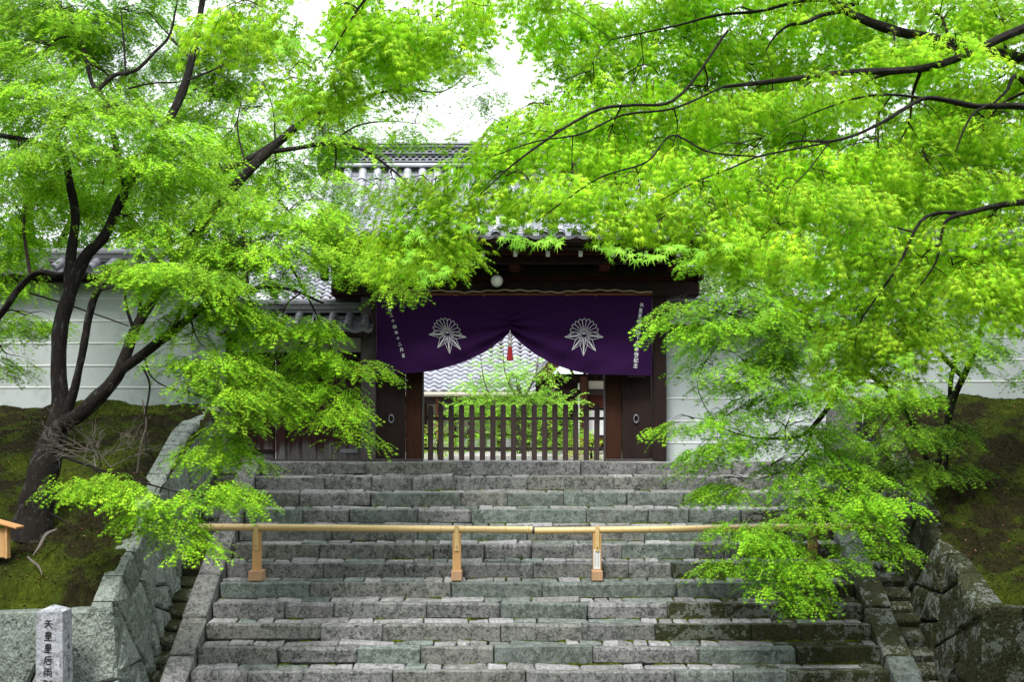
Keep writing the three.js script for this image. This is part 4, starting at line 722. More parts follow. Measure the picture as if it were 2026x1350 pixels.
// a tree: limbs are rows of [px, py, distance, radius]; pads are [px, py, half width px, half height px, distance, density] of foliage
function tree(o) {
  R = mulberry(o.seed);
  const t = thing(o.name, o.label, 'tree', [0, 0, 0]);
  const nodes = [];
  o.limbs.forEach((l, i) => {
    const pts = l.map(([px, py, d]) => at(px, py, d)), rad = l.map((p) => p[3] * (o.slim && p[1] < 900 ? o.slim : 1));
    obj(i === 0 ? 'trunk' : 'limb', tube(pts, rad, rad[0] > 0.06 ? 10 : 7, o.knob ?? 0.16, 6), o.bark ?? bark, t);
    const c = new THREE.CatmullRomCurve3(pts, false, 'centripetal'), n = pts.length * 6;
    for (let k = 1; k <= n; k++) { const u = k / n * (rad.length - 1), a = Math.min(rad.length - 2, Math.floor(u)); nodes.push({ p: c.getPoint(k / n), r: lerp(rad[a], rad[a + 1], u - a) }); }
  });
  const twigs = [], S = SPRIGS[o.leaf], mats = S.map(() => []), tints = S.map(() => []), m4 = new THREE.Matrix4(), q = new THREE.Quaternion(), e = new THREE.Euler();
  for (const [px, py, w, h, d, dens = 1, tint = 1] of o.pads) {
    const c = at(px, py, d), hw = w * d / F, hh = h * d / F, hd = Math.max(hw * (o.deep ?? 0.75), 0.12);
    let best = null, bd = 1e9; for (const n of nodes) { const k = n.p.distanceTo(c) * (n.p.y > c.y + hh ? 1.0 : 1.1); if (k < bd) { bd = k; best = n; } }
    const from = best ? best.p.clone() : c.clone().add(V(0.6, 0.2, 0)), away = c.clone().sub(from); const L = away.length(); away.y *= 0.4; if (away.lengthSq() < 1e-4) away.set(gauss(), 0, gauss()); away.normalize();
    const r0 = Math.min((best?.r ?? 0.012) * 0.7, (o.twigR ? 0.009 : 0.005) + 0.01 * L), mid = from.clone().lerp(c, 0.5).add(V(gauss() * 0.08 * L, 0.10 * L, gauss() * 0.08 * L));
    const spine = [from, mid, c.clone().addScaledVector(away, -hw * 0.2), c.clone().addScaledVector(away, hw * 0.6)];
    if (L > 0.05) { twigs.push(tube(spine, [r0, r0 * 0.75, r0 * 0.5, 0.002], 5, 0.1, 4)); spine.slice(1, 3).forEach((p) => nodes.push({ p, r: r0 * 0.6 })); }
    const sc = o.scale ?? 1, sr = (o.spray ?? 0.24) * sc, nS = Math.max(2, Math.round(dens * (o.sprays ?? 1) * (hw * hh * 4 * 0.8) / (sr * sr) + 1.5));
    for (let i = 0; i < nS; i++) {
      let a, b, f; do { a = R() * 2 - 1; b = R() * 2 - 1; f = R() * 2 - 1; } while (a * a + b * b + f * f > 1);
      const s = c.clone().add(V(a * hw, b * hh, f * hd)), dir = s.clone().sub(from); dir.y = 0; dir.normalize().lerp(away, 0.5);
      const yaw0 = Math.atan2(dir.x, dir.z) + gauss() * 0.5;
      const st = spine[1].clone().lerp(spine[2], R()); if (s.distanceTo(st) > 0.12 && R() < (o.twigShare ?? 0.8)) twigs.push(tube([st, st.clone().lerp(s, 0.55).add(V(0, 0.05, 0)), s], [(o.twigR ?? 0.0045) * Math.max(sc, 1), 0.004, 0.0015], 3, 0, 2));
      const spin = gauss() * 0.12, nG = Math.round((o.perSpray ?? 14) * rr(0.7, 1.3)), light = rr(0.66, 1.25) * tint;
      for (let k = 0; k < nG; k++) {
        const rad = sr * Math.sqrt(R()) * 1.15, an = R() * 6.283, x = Math.cos(an) * rad * 1.15, z = Math.sin(an) * rad;
        const pos = V(s.x + x, s.y - (o.sag ?? 0.9) * rad * rad / sr * 0.5 + gauss() * 0.018 * sc + x * spin, s.z + z);
        if (o.clear && o.clear(pos)) continue;
        const yaw = R() < 0.6 ? yaw0 + gauss() * 0.9 : an2(x, z) + gauss() * 0.5;
        e.set(rr(o.pitch[0], o.pitch[1]), yaw, gauss() * 0.45, 'YXZ'); q.setFromEuler(e);
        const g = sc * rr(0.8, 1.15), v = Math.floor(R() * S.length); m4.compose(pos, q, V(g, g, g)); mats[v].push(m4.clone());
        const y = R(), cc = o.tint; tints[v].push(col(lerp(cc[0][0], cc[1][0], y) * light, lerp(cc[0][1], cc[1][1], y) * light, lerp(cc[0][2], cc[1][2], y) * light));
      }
    }
  }
  if (twigs.length) obj('twigs', twigs, barkTwig, t, true);
  const crown = S.map((g, v) => { const im = new THREE.InstancedMesh(g, LEAF[o.leaf], mats[v].length); mats[v].forEach((m, i) => { im.setMatrixAt(i, m); im.setColorAt(i, tints[v][i]); }); im.name = v ? 'crown_00' + v : 'crown'; im.userData.kind = 'stuff'; shadows(im); t.add(im); return mats[v].length; });
  console.log(o.name, 'sprigs', crown.reduce((a, b) => a + b, 0));
  t.userData.sprigs = undefined; delete t.userData.sprigs;
  return { t, mats, tints, nodes };
}
const an2 = (x, z) => Math.atan2(x, z);
const dd = (rows, d) => rows.map((r) => [r[0], r[1], r[2], r[3], r[4] ?? d, r[5], r[6]]);

// --- left maple: many stems from the bank
tree({
  name: 'left_maple', label: 'many-stemmed maple on the mossy bank left of the stairs', seed: 501, slim: 0.77, leaf: 'mid', scale: 1, pitch: [0.05, 0.7], clear: (p) => { const d = -p.z, px = CX + p.x * F / d, py = CY - (p.y - EYE) * F / d; return px > 592 && px < 668 && py < 100; }, tint: [[0.15, 0.37, 0.008], [0.42, 0.76, 0.026]], sprays: 0.92, perSpray: 36, spray: 0.19, sag: 1.3, deep: 0.8, twigR: 0.007,
  limbs: [
    [[58, 1075, 12.95, 0.26], [72, 1000, 13.0, 0.185], [88, 920, 13.05, 0.16], [112, 850, 13.1, 0.15], [122, 800, 13.15, 0.125], [116, 720, 13.15, 0.098], [122, 640, 13.15, 0.1], [148, 555, 13.15, 0.095], [172, 505, 13.15, 0.085], [205, 470, 13.1, 0.075], [245, 385, 13.1, 0.062], [285, 320, 13.3, 0.058], [330, 245, 13.6, 0.06], [362, 180, 13.8, 0.062], [385, 95, 13.9, 0.055], [396, 30, 14, 0.045], [410, -50, 14, 0.035]],
    [[138, 570, 13.15, 0.085], [142, 500, 13.15, 0.075], [150, 430, 13.1, 0.06], [138, 360, 13.05, 0.055], [124, 305, 13, 0.045], [85, 288, 12.9, 0.04], [40, 275, 12.8, 0.035], [-40, 262, 12.7, 0.03]],
    [[128, 830, 13.1, 0.075], [150, 760, 13.05, 0.058], [165, 690, 13.0, 0.055], [178, 620, 13, 0.052], [195, 575, 12.95, 0.045], [235, 540, 12.9, 0.03], [300, 535, 12.7, 0.018]],
    [[110, 850, 13.1, 0.12], [165, 815, 13.0, 0.11], [215, 765, 12.9, 0.098], [242, 725, 12.9, 0.085], [262, 665, 13, 0.075], [290, 615, 13.1, 0.07], [318, 570, 13.2, 0.06], [345, 520, 13.3, 0.058], [385, 465, 13.4, 0.062], [440, 395, 13.5, 0.07], [490, 340, 13.55, 0.075], [540, 292, 13.6, 0.066], [590, 248, 13.6, 0.05]],
    [[238, 735, 12.9, 0.075], [285, 700, 12.8, 0.07], [330, 665, 12.7, 0.065], [375, 630, 12.6, 0.058], [420, 595, 12.5, 0.045], [470, 575, 12.4, 0.03], [560, 570, 12.5, 0.02], [640, 600, 12.9, 0.014]],
    [[535, 300, 13.6, 0.04], [590, 293, 13.6, 0.034], [655, 284, 13.7, 0.03], [720, 298, 13.7, 0.024], [775, 335, 13.7, 0.018], [830, 378, 13.6, 0.012], [890, 380, 13.5, 0.006]],
    [[440, 340, 13.6, 0.045], [500, 310, 13.6, 0.042], [555, 275, 13.7, 0.038], [620, 228, 13.8, 0.032], [690, 208, 13.8, 0.027], [745, 185, 13.8, 0.02], [810, 178, 13.7, 0.015], [870, 182, 13.7, 0.011], [905, 165, 13.7, 0.009], [935, 130, 13.7, 0.006]],
    [[655, 284, 13.7, 0.016], [705, 250, 13.8, 0.013], [765, 240, 13.8, 0.01], [830, 245, 13.8, 0.006]],
    [[248, 370, 13.1, 0.045], [205, 195, 13.9, 0.04], [183, 165, 14.1, 0.032], [168, 100, 14.3, 0.028], [140, 40, 14.5, 0.022], [95, -20, 14.6, 0.015]],
    [[190, 185, 13.95, 0.032], [225, 150, 14, 0.034], [268, 140, 14, 0.03], [305, 105, 14.1, 0.024], [335, 72, 14.2, 0.02], [350, 10, 14.3, 0.013]],
    [[250, 150, 14, 0.018], [246, 90, 14.1, 0.014], [240, 20, 14.2, 0.009]],
    [[255, 175, 13.9, 0.016], [300, 165, 13.8, 0.014], [352, 163, 13.8, 0.012]],
    [[368, 160, 13.8, 0.02], [430, 135, 13.9, 0.014], [500, 95, 14, 0.009]],
    [[335, 72, 14.2, 0.014], [372, 110, 14.1, 0.014], [340, 75, 14.2, 0.012], [290, 20, 14.3, 0.008]],
    [[170, 510, 13.1, 0.04], [125, 545, 13.3, 0.042], [75, 540, 13.4, 0.046], [40, 570, 13.5, 0.05], [0, 625, 13.6, 0.05], [-60, 680, 13.7, 0.05]],
    [[268, 660, 13.0, 0.03], [250, 600, 12.95, 0.02], [252, 540, 12.9, 0.012]],
    [[275, 630, 13.05, 0.03], [278, 590, 13, 0.024], [262, 555, 13, 0.015]],
    [[345, 650, 12.7, 0.03], [360, 610, 12.75, 0.024], [372, 585, 12.8, 0.015]],
    [[60, 580, 13.4, 0.014], [125, 600, 13.3, 0.012], [190, 622, 13.2, 0.01], [255, 645, 13.1, 0.008]],
    [[285, 700, 12.8, 0.016], [300, 745, 12.6, 0.012], [340, 770, 12.4, 0.009], [410, 790, 12.3, 0.006], [460, 830, 12.4, 0.004]],
    [[282, 725, 12.7, 0.016], [297, 760, 12.6, 0.014], [288, 830, 12.6, 0.012], [292, 925, 12.6, 0.009]],
    [[560, 500, 13.0, 0.022], [600, 570, 13.1, 0.016], [632, 635, 13.2, 0.012], [655, 690, 13.2, 0.010], [665, 750, 13.2, 0.006]],
    [[640, 470, 13.2, 0.03], [690, 500, 13.1, 0.024], [740, 530, 12.9, 0.016], [820, 545, 12.6, 0.01], [880, 520, 12.5, 0.006]],
    [[440, 395, 13.5, 0.04], [520, 440, 13.4, 0.034], [600, 455, 13.3, 0.032], [645, 475, 13.2, 0.03]],
    [[195, 575, 12.95, 0.02], [260, 560, 12.8, 0.014], [330, 545, 12.5, 0.01]],
    [[120, 900, 13.0, 0.02], [200, 930, 12.4, 0.012], [300, 960, 12.1, 0.009], [400, 985, 12.1, 0.006]],
    [[490, 340, 13.55, 0.014], [470, 250, 13.7, 0.011], [478, 200, 13.8, 0.007]],
    [[545, 280, 13.6, 0.014], [540, 215, 13.7, 0.01], [520, 160, 13.8, 0.006]],
  ],
  pads: dd([
    [50, 30, 110, 60, 15, 1.5], [30, 60, 90, 60, 14.6, 1.2], [110, 20, 100, 60, 14.4], [180, 40, 90, 55, 15], [290, 25, 100, 50, 15], [440, 60, 90, 60, 14.5], [520, 35, 50, 50, 14.5], [550, 100, 35, 45, 14.5], [490, 140, 80, 45, 14.8], [300, 110, 80, 45, 15.2, 1.1], [60, 110, 90, 55, 14], [130, 190, 95, 45, 13], [50, 195, 80, 50, 12.8],
    [230, 225, 100, 35, 12.7], [320, 240, 85, 40, 12.7], [420, 190, 70, 45, 14.8, 1.2], [500, 230, 80, 40, 14.5, 0.8], [590, 190, 70, 40, 14.5], [30, 300, 80, 40, 12.6], [130, 285, 80, 30, 12.6], [360, 300, 100, 40, 12.7], [455, 265, 70, 40, 14], [545, 330, 70, 40, 14],
    [620, 330, 60, 35, 14.2], [50, 390, 100, 50, 14], [200, 375, 90, 45, 14], [330, 375, 100, 40, 13.4], [450, 405, 110, 40, 12.9], [560, 405, 100, 40, 13], [640, 440, 80, 40, 13], [50, 470, 80, 40, 14.2], [255, 440, 90, 30, 13.4], [370, 465, 100, 32, 12.8], [480, 460, 115, 38, 12.5],
    [590, 485, 95, 30, 12.7], [310, 515, 75, 30, 12.5], [360, 545, 110, 30, 12.2], [285, 548, 70, 25, 12.2], [450, 525, 90, 25, 12.5], [695, 490, 60, 30, 13], [740, 512, 75, 22, 12.9], [15, 545, 60, 40, 14], [60, 625, 55, 30, 14, 0.7], [20, 700, 50, 24, 14, 0.8], [20, 620, 40, 40, 14],
    [480, 590, 85, 35, 12.5], [545, 640, 65, 45, 12.8], [400, 680, 75, 35, 12.5], [455, 720, 75, 45, 12.3], [500, 765, 55, 40, 12.3], [385, 735, 60, 28, 12.4, 0.7], [460, 800, 55, 30, 12.3], [340, 650, 50, 22, 12.5, 0.6], [610, 640, 55, 34, 13.2], [580, 700, 75, 32, 13.2],
    [655, 705, 62, 22, 13.2], [735, 720, 34, 9, 13.2], [615, 760, 78, 32, 13.2], [665, 800, 46, 28, 13.2], [705, 850, 20, 12, 13.2], [600, 800, 50, 20, 13.2, 0.6], [560, 760, 40, 30, 13.2, 0.7], [440, 852, 55, 22, 12.8], [480, 888, 45, 18, 12.8], [415, 880, 35, 20, 12.6, 0.7],
    [195, 938, 75, 20, 12], [285, 952, 85, 22, 12], [400, 972, 80, 26, 12.1], [450, 960, 45, 28, 12.2], [330, 1022, 60, 24, 12], [368, 1060, 45, 18, 12], [300, 1000, 40, 15, 12],
    [700, 225, 70, 35, 14, 0.8], [825, 240, 55, 16, 13.8, 0.8],  [945, 178, 40, 9, 13.8, 0.7], [700, 275, 55, 26, 13.8, 0.7], [775, 350, 50, 18, 13.8, 0.7], [720, 380, 45, 25, 13.8, 0.8], [660, 355, 35, 30, 13.8, 0.6], [890, 118, 55, 22, 13.6, 1.1], [945, 105, 35, 16, 13.6, 1.5], [350, 200, 70, 35, 14.5], [200, 90, 80, 40, 15], [250, 180, 70, 30, 14.6], [400, 110, 70, 40, 14.8], [650, 190, 50, 30, 14], [820, 120, 70, 40, 13.8, 0.8], [735, 130, 70, 40, 13.8, 0.8], [640, 260, 50, 30, 13.8],
    [820, 505, 68, 24, 12.5], [885, 486, 40, 20, 12.5], [790, 550, 40, 9, 12.5], [650, 430, 50, 25, 13.4, 0.8],  
    [420, 330, 80, 30, 13.6], [500, 480, 90, 32, 12.8], [430, 600, 70, 34, 12.6], [420, 555, 70, 28, 12.4], [470, 535, 70, 24, 12.6], [560, 540, 50, 20, 12.9, 0.7], [560, 440, 70, 26, 13], [400, 500, 70, 24, 12.9], [250, 310, 60, 25, 13], [180, 330, 60, 30, 13.6], [100, 340, 70, 30, 13.4],
    [-90, 100, 120, 90, 14], [-110, 300, 110, 90, 14], [-100, 480, 100, 80, 14], [100, -70, 150, 50, 14.5], [350, -70, 150, 50, 14.5], [500, -70, 90, 40, 14.5],
  ], 13.2),
});
// --- the large maple whose limbs reach in from the right edge, close to the camera
const overhang = tree({
  name: 'overhanging_maple', label: 'bright maple with long dark limbs reaching in from the right edge', seed: 601, slim: 0.8, leaf: 'near', pitch: [0.2, 1.15], tint: [[0.27, 0.57, 0.008], [0.56, 0.90, 0.032]], sprays: 1.6, perSpray: 20, spray: 0.17, deep: 1.2, sag: 0.8, twigShare: 0.85, twigR: 0.0042,
  clear: (p) => { // leaves stay out of the open sky over the ridge and of the strip under the eave
    const d = -p.z, px = CX + p.x * F / d, py = CY - (p.y - EYE) * F / d;
    if (py > 25 && py < 255 && px > 880 && px < 1085) { const l = py < 140 ? 985 - 0.2 * (140 - py) : 865, r = py < 130 ? 1015 + 0.45 * (py - 25) : py < 200 ? 1070 - 0.3 * (py - 130) : 1049 - 1.9 * (py - 200); if (px > l && px < r) return true; }
    if (px > 592 && px < 655 && py < 92) return true;
    return py > 405 + (px > 1175 ? 38 : 0) && px > 945 && px < 1390 || py > 540 && px < 1395 && px > 780 || false;
  },
  limbs: [
    [[2420, 1330, 9.6, 0.24], [2400, 1100, 9.5, 0.2], [2380, 800, 9.4, 0.18], [2340, 500, 9.2, 0.16], [2290, 250, 8.8, 0.14], [2200, 60, 8.4, 0.1], [2080, -80, 8, 0.07], [1900, -170, 7.6, 0.05], [1600, -190, 7.2, 0.035], [1200, -160, 6.8, 0.025], [900, -110, 6.6, 0.018], [740, -20, 6.5, 0.010], [650, 115, 6.5, 0.004]],
    [[2250, 140, 8.6, 0.08], [2130, 20, 8.2, 0.055], [2026, 55, 8, 0.036], [1960, 85, 7.9, 0.033], [1900, 112, 7.8, 0.031], [1840, 132, 7.7, 0.03], [1780, 140, 7.6, 0.028], [1690, 143, 7.5, 0.025], [1600, 152, 7.4, 0.021], [1520, 162, 7.3, 0.018], [1430, 172, 7.2, 0.010]],
    [[2310, 340, 9, 0.09], [2150, 170, 8.6, 0.06], [2026, 118, 8.4, 0.046], [1930, 98, 8.3, 0.044], [1840, 76, 8.2, 0.043], [1760, 58, 8.1, 0.04], [1700, 35, 8, 0.034], [1650, 5, 8, 0.03], [1600, -40, 8, 0.02]],
    [[1668, 22, 8, 0.016], [1625, 30, 7.9, 0.017], [1590, 45, 7.8, 0.015], [1560, 50, 7.8, 0.013], [1530, 75, 7.8, 0.009], [1515, 100, 7.8, 0.005]],
    [[1690, 10, 8.1, 0.012], [1600, 0, 8, 0.014], [1500, 22, 7.9, 0.014], [1420, 30, 7.8, 0.012], [1340, 50, 7.7, 0.009], [1210, 78, 7.6, 0.005]],
    [[2330, 460, 9.1, 0.07], [2160, 240, 8.2, 0.04], [2012, 210, 7.6, 0.026], [1930, 210, 7.5, 0.024], [1880, 200, 7.4, 0.021], [1830, 194, 7.3, 0.018], [1790, 215, 7.2, 0.015], [1740, 245, 7.1, 0.013], [1690, 268, 7.05, 0.011], [1640, 280, 7, 0.010], [1585, 279, 7, 0.007], [1555, 283, 7, 0.004]],
    [[1826, 194, 7.3, 0.010], [1760, 187, 7.3, 0.010], [1690, 195, 7.2, 0.008], [1630, 215, 7.2, 0.006], [1560, 245, 7.2, 0.003]],
    [[1640, 282, 7, 0.007], [1560, 297, 6.95, 0.007], [1500, 310, 6.9, 0.007], [1440, 335, 6.85, 0.006], [1380, 358, 6.8, 0.005], [1300, 400, 6.75, 0.003]],
    [[1960, 205, 7.5, 0.010], [1925, 225, 7.45, 0.010], [1905, 260, 7.4, 0.008], [1890, 300, 7.4, 0.004]],
    [[1440, 60, 7.6, 0.010], [1330, 200, 7.4, 0.012], [1250, 208, 7.3, 0.012], [1190, 215, 7.2, 0.012], [1130, 245, 7.1, 0.010], [1070, 285, 7, 0.009], [1010, 330, 6.95, 0.007], [950, 385, 6.9, 0.004]],
    [[1430, 172, 7.2, 0.008], [1330, 215, 7.1, 0.008], [1230, 228, 7, 0.008], [1150, 265, 6.95, 0.007], [1060, 280, 6.9, 0.005], [960, 315, 6.9, 0.003]],
    [[1500, 310, 6.9, 0.006], [1400, 300, 6.85, 0.007], [1330, 268, 6.9, 0.007], [1280, 320, 6.8, 0.006], [1190, 350, 6.75, 0.006], [1120, 395, 6.75, 0.005], [1060, 440, 6.8, 0.003]],
    [[2320, 420, 9.1, 0.06], [2150, 330, 8.2, 0.035], [2010, 150, 7.8, 0.02], [1990, 180, 7.7, 0.012], [1965, 205, 7.6, 0.010]],
    [[2330, 480, 9.1, 0.07], [2170, 430, 8.3, 0.04], [2040, 400, 7.8, 0.028], [1920, 420, 7.5, 0.018], [1870, 440, 7.4, 0.014], [1850, 520, 7.3, 0.008], [1800, 590, 7.3, 0.004]],
    [[1920, 420, 7.5, 0.014], [1830, 430, 7.4, 0.012], [1780, 520, 7.3, 0.010], [1740, 580, 7.3, 0.008], [1700, 640, 7.3, 0.006], [1690, 690, 7.3, 0.003]],
    [[1640, 282, 7, 0.006], [1600, 335, 6.95, 0.005], [1565, 375, 6.9, 0.004], [1550, 430, 6.9, 0.002]],
  ],
  pads: dd([
    [1075, 35, 70, 35, 8], [1180, 35, 90, 45, 8], [1300, 35, 90, 45, 8], [1110, 105, 55, 22, 8], [1200, 115, 95, 38, 8], [1320, 115, 95, 40, 8], [1430, 45, 90, 45, 8], [1560, 40, 90, 45, 8], [1700, 35, 90, 45, 8.2], [1850, 35, 100, 45, 8.2], [1980, 35, 80, 50, 8.2],
    [1450, 110, 90, 40, 8], [1570, 110, 90, 35, 8.4], [1700, 110, 100, 40, 8.5], [1850, 170, 100, 45, 8.4], [1970, 165, 90, 45, 8.4], [1150, 190, 90, 30, 7.5], [1065, 230, 80, 26, 7.2], [1280, 180, 95, 38, 7.5], [1400, 215, 95, 42, 7.4], [1530, 225, 95, 42, 7.6], [1660, 220, 95, 38, 7.7], [1790, 265, 95, 38, 7.6], [1920, 265, 95, 48, 7.8],
    [965, 278, 60, 26, 7], [1075, 290, 85, 32, 7], [1195, 290, 85, 32, 7.2], [1330, 310, 85, 32, 7], [1460, 320, 95, 38, 7], [1590, 315, 95, 38, 7.2], [1720, 310, 95, 38, 7.3], [1850, 340, 85, 38, 7.5], [1970, 360, 75, 45, 7.7],
    [905, 335, 60, 30, 7], [1000, 365, 85, 32, 6.9], [1130, 375, 85, 32, 6.8], [1255, 385, 95, 38, 6.8], [1385, 385, 95, 42, 6.7], [1515, 395, 95, 42, 6.8], [1640, 390, 85, 38, 7], [860, 400, 62, 30, 6.9], [955, 420, 75, 26, 6.9], [830, 455, 55, 22, 6.9], [880, 465, 40, 18, 6.9, 0.6], [800, 505, 25, 14, 6.9, 0.6],[895, 26, 85, 20, 6.7], [850, 62, 60, 22, 6.7], [955, 18, 50, 12, 6.7], [720, 18, 80, 18, 6.5], 
    [1075, 418, 80, 18, 6.9, 0.8], [1230, 430, 80, 20, 6.6], [1300, 462, 70, 13, 6.5], [1420, 450, 90, 26, 6.5], [1530, 465, 80, 28, 6.6], 
    [1700, 465, 85, 42, 7.3], [1820, 465, 90, 42, 7.4], [1945, 455, 80, 52, 7.5], [1700, 555, 85, 42, 7.3], [1800, 555, 85, 42, 7.3], [1905, 555, 90, 40, 7.4], [1990, 600, 55, 32, 7.5], [1700, 635, 75, 42, 7.3], [1760, 675, 60, 38, 7.3], [1685, 715, 45, 40, 7.3], [1820, 640, 80, 34, 7.4, 0.8],
    [700, 55, 75, 40, 6.5], [610, 150, 45, 35, 6.5, 0.8], [790, 55, 85, 42, 6.6], [680, 150, 50, 25, 6.5, 0.6], [740, 110, 65, 30, 6.5], [640, 40, 40, 35, 6.5, 0.7], [460, 30, 55, 22, 6.4, 0.7], [500, 75, 35, 18, 6.4, 0.5], [520, 15, 50, 14, 6.4, 0.7],  
    [1050, -60, 160, 50, 7.5], [1350, -60, 160, 60, 7.8], [1650, -60, 160, 60, 8], [1950, -60, 160, 60, 8.2], [700, -70, 150, 40, 6.6], [2130, 100, 100, 100, 8.2], [2130, 330, 100, 100, 8], [2130, 560, 100, 90, 8],
    [1250, 265, 60, 30, 8.2], [850, 378, 50, 20, 6.9], [1330, 240, 80, 35, 8], [1480, 180, 80, 35, 8.2], [1620, 270, 80, 30, 8], [1900, 210, 80, 35, 8], [1990, 280, 60, 40, 8], [1560, 360, 80, 35, 7.6], [1780, 340, 80, 35, 7.8], [1980, 540, 60, 40, 7.8], [1180, 240, 60, 25, 7.8], [1400, 265, 70, 30, 8.4], [1150, 330, 60, 28, 7.9], [1600, 170, 80, 26, 7.2], [1780, 95, 80, 28, 7.6], [1740, 375, 80, 30, 7.9], [1880, 100, 70, 25, 7.5],
  ], 7.5).map((r) => [r[0], r[1] - 8, r[2], r[3], r[4] + 0.3, r[5], r[6]]),
});
{ // the hanging leaves that show singly before the gate and the stairs
  R = mulberry(611);
  const pts = [], lg = [0, 1, 2].map(() => { const o = [], c = []; leafTris(o, c, 0.047 * rr(0.92, 1.1), 7, new THREE.Matrix4(), [1, 1, 1]); const g = fromTris(o); g.setAttribute('color', new THREE.Float32BufferAttribute(c, 3)); return g; });
  const lm = [[0.29, 0.64, 0.04], [0.37, 0.74, 0.05], [0.47, 0.84, 0.09], [0.22, 0.52, 0.03]].map((c) => { const m = leafMat(0.55); m.color.setRGB(...c); return m; });
  const spots = [[1005, 470, 26, 10, 6.9], [1025, 482, 20, 8, 6.9], [1075, 480, 25, 8, 6.85], [1100, 472, 18, 8, 6.85], [1200, 492, 30, 10, 6.6], [1245, 500, 35, 12, 6.5], [1290, 505, 25, 8, 6.5], [1335, 488, 22, 8, 6.5], [845, 545, 16, 22, 6.9], [880, 535, 14, 14, 6.9], [800, 505, 30, 14, 6.9], [1400, 490, 40, 12, 6.5], [1650, 745, 45, 14, 7.2], [1700, 765, 50, 14, 7.2], [1620, 690, 30, 20, 7.2], [1785, 715, 35, 20, 7.2], [830, 470, 40, 14, 6.8], [950, 440, 50, 14, 6.8], [1640, 620, 30, 24, 7.2], [1600, 560, 26, 24, 7.1], [640, 100, 40, 40, 6.4], [560, 90, 30, 20, 6.35], [600, 190, 30, 22, 6.4]];
  let n = 0;
  for (let k = 0; n < 300; k = (k + 1) % spots.length) {
    const [px, py, w, h, d] = spots[k], p = at(px + gauss() * w, py + gauss() * h, d + gauss() * 0.12), o = obj('leaf', pick(lg), pick(lm), overhang.t); o.position.copy(p); o.rotation.set(rr(0.5, 1.35), gauss() * 1.1, gauss() * 0.5, 'YXZ'); o.scale.setScalar(rr(0.75, 1.15)); n++;
  }
}
